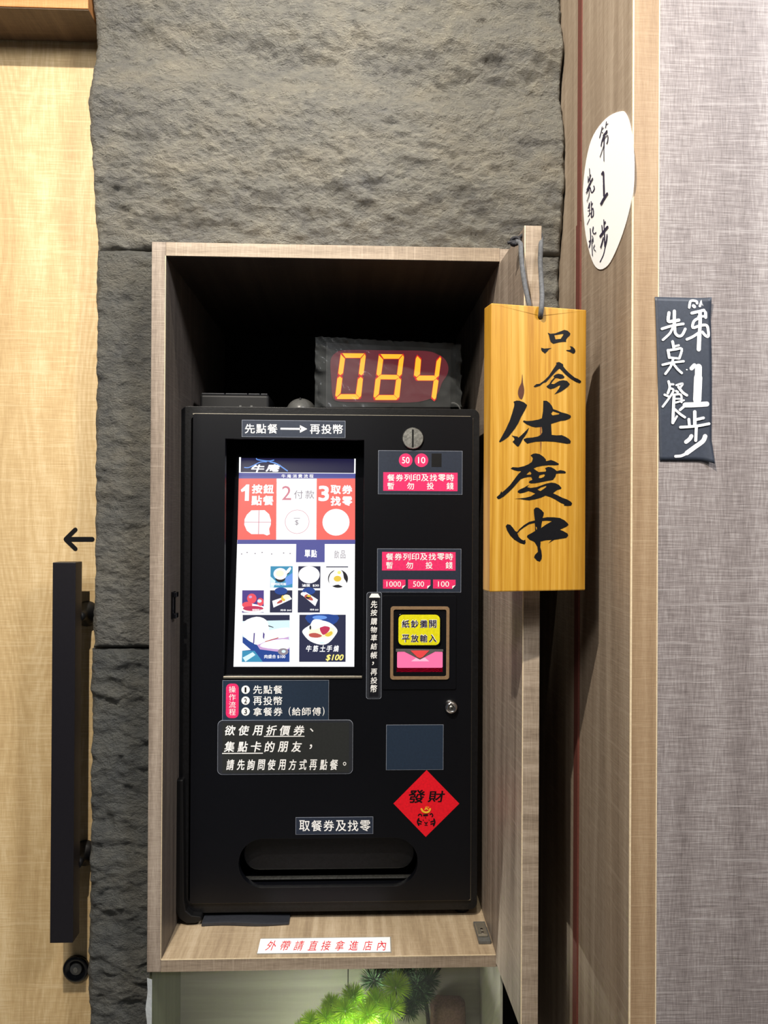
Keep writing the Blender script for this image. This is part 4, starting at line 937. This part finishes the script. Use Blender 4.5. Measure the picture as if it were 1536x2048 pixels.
ST(k3, 10.97, [(56, [(848, 390), (880, 250), (1000, 255), (1020, 300)]), (70, [(940, 355), (962, 375)]), (54, [(1080, 360), (1130, 245), (1200, 235), (1265, 300)]), (56, [(1160, 325), (1172, 338)]), (64, [(905, 515), (1060, 480), (1190, 460), (1208, 610)]), (50, [(1050, 590), (1195, 585)]),
    (76, [(1080, 480), (1085, 700), (1070, 1000)]), (90, [(1068, 980), (1055, 1310)]), (60, [(1030, 635), (945, 700), (925, 835), (1080, 790), (1225, 785), (1262, 900), (1262, 1025), (1200, 1005), (1135, 930)]), (58, [(1040, 955), (920, 1035), (795, 1090)]),
    (70, [(402, 510), (388, 690), (500, 690), (615, 670)]), (72, [(520, 475), (518, 800)]), (58, [(250, 860), (480, 790), (715, 752)]), (52, [(490, 820), (420, 960), (270, 1100)]), (60, [(528, 820), (540, 950), (610, 1018), (690, 995), (758, 865)]),
    (60, [(480, 1140), (508, 1280)]), (46, [(520, 1245), (615, 1222)]), (60, [(380, 1330), (408, 1490)]), (54, [(380, 1335), (530, 1312), (680, 1300), (628, 1505)]), (48, [(405, 1490), (615, 1512)]), (50, [(262, 1648), (480, 1600), (720, 1572)]), (52, [(488, 1530), (440, 1680), (322, 1845)]), (52, [(490, 1620), (590, 1745), (680, 1828)]),
    (90, [(900, 1725), (960, 1660)]), (150, [(1050, 1700), (1045, 1960)]), (26, [(790, 1752), (800, 1756)])], WP, .0016)
ST(k4, 10.78, [(176, [(1025, 60), (1005, 540)]), (108, [(745, 650), (960, 645), (1210, 630)]), (56, [(635, 755), (740, 665)]),
    (54, [(388, 145), (412, 270), (372, 395)]), (44, [(405, 205), (490, 208)]), (46, [(410, 290), (495, 335), (400, 500), (262, 685)]), (48, [(302, 430), (375, 462)]), (44, [(555, 225), (690, 190), (640, 275)]), (56, [(600, 265), (690, 380), (780, 442)]), (50, [(548, 352), (585, 372)]),
    (64, [(505, 440), (492, 700), (478, 1035)]), (46, [(505, 430), (650, 430), (665, 590)]), (34, [(520, 520), (640, 520)]), (40, [(540, 600), (715, 550)]), (52, [(520, 745), (640, 850), (735, 915)]), (44, [(480, 1040), (565, 895)]),
    (74, [(948, 800), (950, 1080)]), (60, [(985, 965), (1135, 930)]), (60, [(820, 960), (832, 1090)]), (58, [(640, 1130), (820, 1120), (1020, 1100), (1255, 1055)]), (64, [(982, 1110), (968, 1415)]), (84, [(765, 1445), (840, 1385), (880, 1320)]), (96, [(1175, 1325), (1125, 1430), (950, 1560), (780, 1685)]), (60, [(780, 1690), (660, 1745), (540, 1755)])], WP, .0016)
mb.mk('lettering', M['white'], post)

# ================================================================== SHOWCASE UNDER THE CABINET
nzb = Z(2230, YW)
NB = 1.41
niche = thing('wall_niche', None, None, ((cx0 + cx1) / 2, YC, nzb), kind='structure')
nx0, nx1 = cx0 + 0.001, X(1013, YC)
MB().box(nx0, nx1, NB, NB + .015, nzb, cz0 - .0005).mk('back_panel', M['niche'], niche)
MB().box(X(701.5, NB) - .0008, X(701.5, NB) + .0008, NB - .0012, NB - .0001, nzb, cz0 - .0005).mk('panel_joint', M['void'], niche)
MB().box(nx0, nx0 + .004, YC + .012, NB - .0005, nzb, cz0 - .0005).mk('side_panel', M['olive'], niche)
MB().box(nx1 - .004, nx1, YC + .012, NB - .0005, nzb, cz0 - .0005).mk('side_panel', M['niche'], niche)
MB().box(nx0 + .0005, nx1 - .0005, YC + .012, NB, nzb - .01, nzb - .0005).mk('base_panel', M['niche'], niche)
MB().box(X(998, NB - .02), X(1002, NB - .02), NB - .03, NB - .002, nzb, cz0 - .0005).mk('corner_trim', M['void'], niche)
glz = MB().box(nx0 + .006, nx1 - .002, YC + .004, YC + .009, nzb, cz0 - .0005).mk('window_1', M['glass'], None, kind='structure')
mb = MB(); n = 26; vs = []; fs = []
for i in range(n + 1):
    z = nzb + (cz0 - .012 - nzb) * i / n
    for (xx, yy) in ((cx0 - .0012 + .003 * noise.noise(Vector((1, 2, z * 30))), YC + .006), (cx0 + .0075, YC + .0015), (cx0 + .0075, YC + .003)): vs.append((xx, yy, z))
for i in range(n):
    for k in range(2): a = i * 3 + k; fs.append((a, a + 1, a + 4, a + 3))
mk('window_2', vs, fs, plain('white sealant', (196, 202, 206), .5), None, kind='structure')

def pompom(name, c, r, mat, parent, seed, n=420):
    rnd = random.Random(seed); mb = MB()
    for i in range(n):
        z = 1 - 1.7 * (i + .5) / n; a = i * 2.39996 + rnd.random() * .5; q = math.sqrt(max(0, 1 - z * z))
        d = Vector((q * math.cos(a), q * math.sin(a), z * .9 + .1)).normalized(); L = r * rnd.uniform(.9, 1.12)
        s = d.orthogonal().normalized(); s = (Matrix.Rotation(rnd.random() * 6.28, 3, d) @ s) * .00042
        b = c + d * r * .12; m = c + d * L * .7; tpt = c + d * L
        mb.add([b - s * .7, b + s * .7, m + s, tpt, m - s], [(0, 1, 2, 4), (4, 2, 3)])
    return mb.mk(name, M[mat], parent, kind='stuff')
def tree(name, label, spots, trunk, mat, base):
    t = thing(name, label, 'plant', base)
    for pts, rad in trunk: MB().tube(smooth(pts, 4), rad, 8).mk('branch', M['bark'], t, smooth=True)
    for i, (px, py, y, rp) in enumerate(spots):
        c = at(px, py, y); pompom('needle_cluster', c, rp / F * y, mat, t, i * 7 + int(px))
    return t
yb1 = 1.285
front = [(791, 1975, 1.275, 34), (783, 2017, 1.262, 32), (752, 2004, 1.28, 30), (706, 1994, 1.29, 28), (690, 2022, 1.27, 32), (664, 2012, 1.29, 26), (652, 2036, 1.27, 28), (622, 2044, 1.275, 24), (735, 2030, 1.26, 34), (718, 2058, 1.25, 36), (765, 2062, 1.26, 34), (680, 2060, 1.26, 32), (605, 2062, 1.28, 24), (640, 2068, 1.27, 28)]
rootf = at(730, 2200, 1.29)
tree('bonsai_pine', 'bright green needle pompom bonsai lit from below, in the glass showcase', front,
     [([rootf, at(735, 2120, 1.29), at(745, 2060, 1.29), at(775, 2010, 1.285), at(791, 1985, 1.28)], .004), ([at(740, 2080, 1.29), at(715, 2040, 1.29), at(680, 2030, 1.285), at(640, 2045, 1.285)], .003)], 'needle', Vector((rootf.x, rootf.y, nzb)))
back = [(748, 1962, 1.34, 32), (768, 1948, 1.35, 28), (832, 1968, 1.35, 38), (828, 2000, 1.345, 36), (855, 1960, 1.35, 30), (812, 1946, 1.355, 26), (845, 1985, 1.34, 30), (815, 2020, 1.35, 28)]
rootb = at(858, 2200, 1.36)
tree('shaded_pine', 'dark green needle pompom pine in shade behind the bright bonsai', back,
     [([rootb, at(858, 2100, 1.36), at(856, 2040, 1.358), at(850, 2000, 1.355), at(838, 1975, 1.35)], .0035), ([at(845, 1990, 1.36), at(862, 1960, 1.36), at(880, 1935, 1.36)], .003), ([at(845, 1992, 1.36), at(800, 1970, 1.36), at(765, 1955, 1.355), at(765, 1935, 1.355)], .002)], 'needle_shade', Vector((rootb.x, rootb.y, nzb)))
# reddish rock
rk = MB(); n = 22; vs = []; fs = []
rx0, rx1 = X(866, 1.385), X(936, 1.385); rt = Z(2001, 1.385)
for j in range(14):
    v = j / 13
    for i in range(n):
        a = 2 * math.pi * i / n; ca, sa = math.cos(a), math.sin(a)
        sq = 1 / max(abs(ca), abs(sa)) ** .8
        rr_ = 1 + .08 * noise.noise(Vector((ca * 2, sa * 2, v * 5)))
        tp = 1 if v < .93 else .9 - (v - .93) * 3
        vs.append(((rx0 + rx1) / 2 + (rx1 - rx0) / 2 * ca * sq * rr_ * tp * (1 + .0 * v), 1.385 + .016 * sa * sq * rr_ * tp, nzb + (rt - nzb) * v + .006 * noise.noise(Vector((ca * 2, sa * 2, 9))) * v))
for j in range(13):
    for i in range(n): p = j * n + i; q = j * n + (i + 1) % n; fs.append((p, q, q + n, p + n))
fs.append(tuple(range(n - 1, -1, -1))); fs.append(tuple(13 * n + i for i in range(n)))
mk('display_rock', vs, fs, M['rock'], None, smooth=True, label='upright reddish brown rock at the back of the glass showcase', cat='rock')
spot('showcase_uplight', at(705, 2135, 1.245), at(735, 1990, 1.262), 6.0, (1.0, 0.98, 0.92), 120, 0.9, 0.006)
area('added_showcase_fill', at(640, 2215, 1.25), at(650, 1990, 1.41), 0.35, (1.0, 0.96, 0.92), 0.10)  # added fill without a known source, brightens the showcase back wall
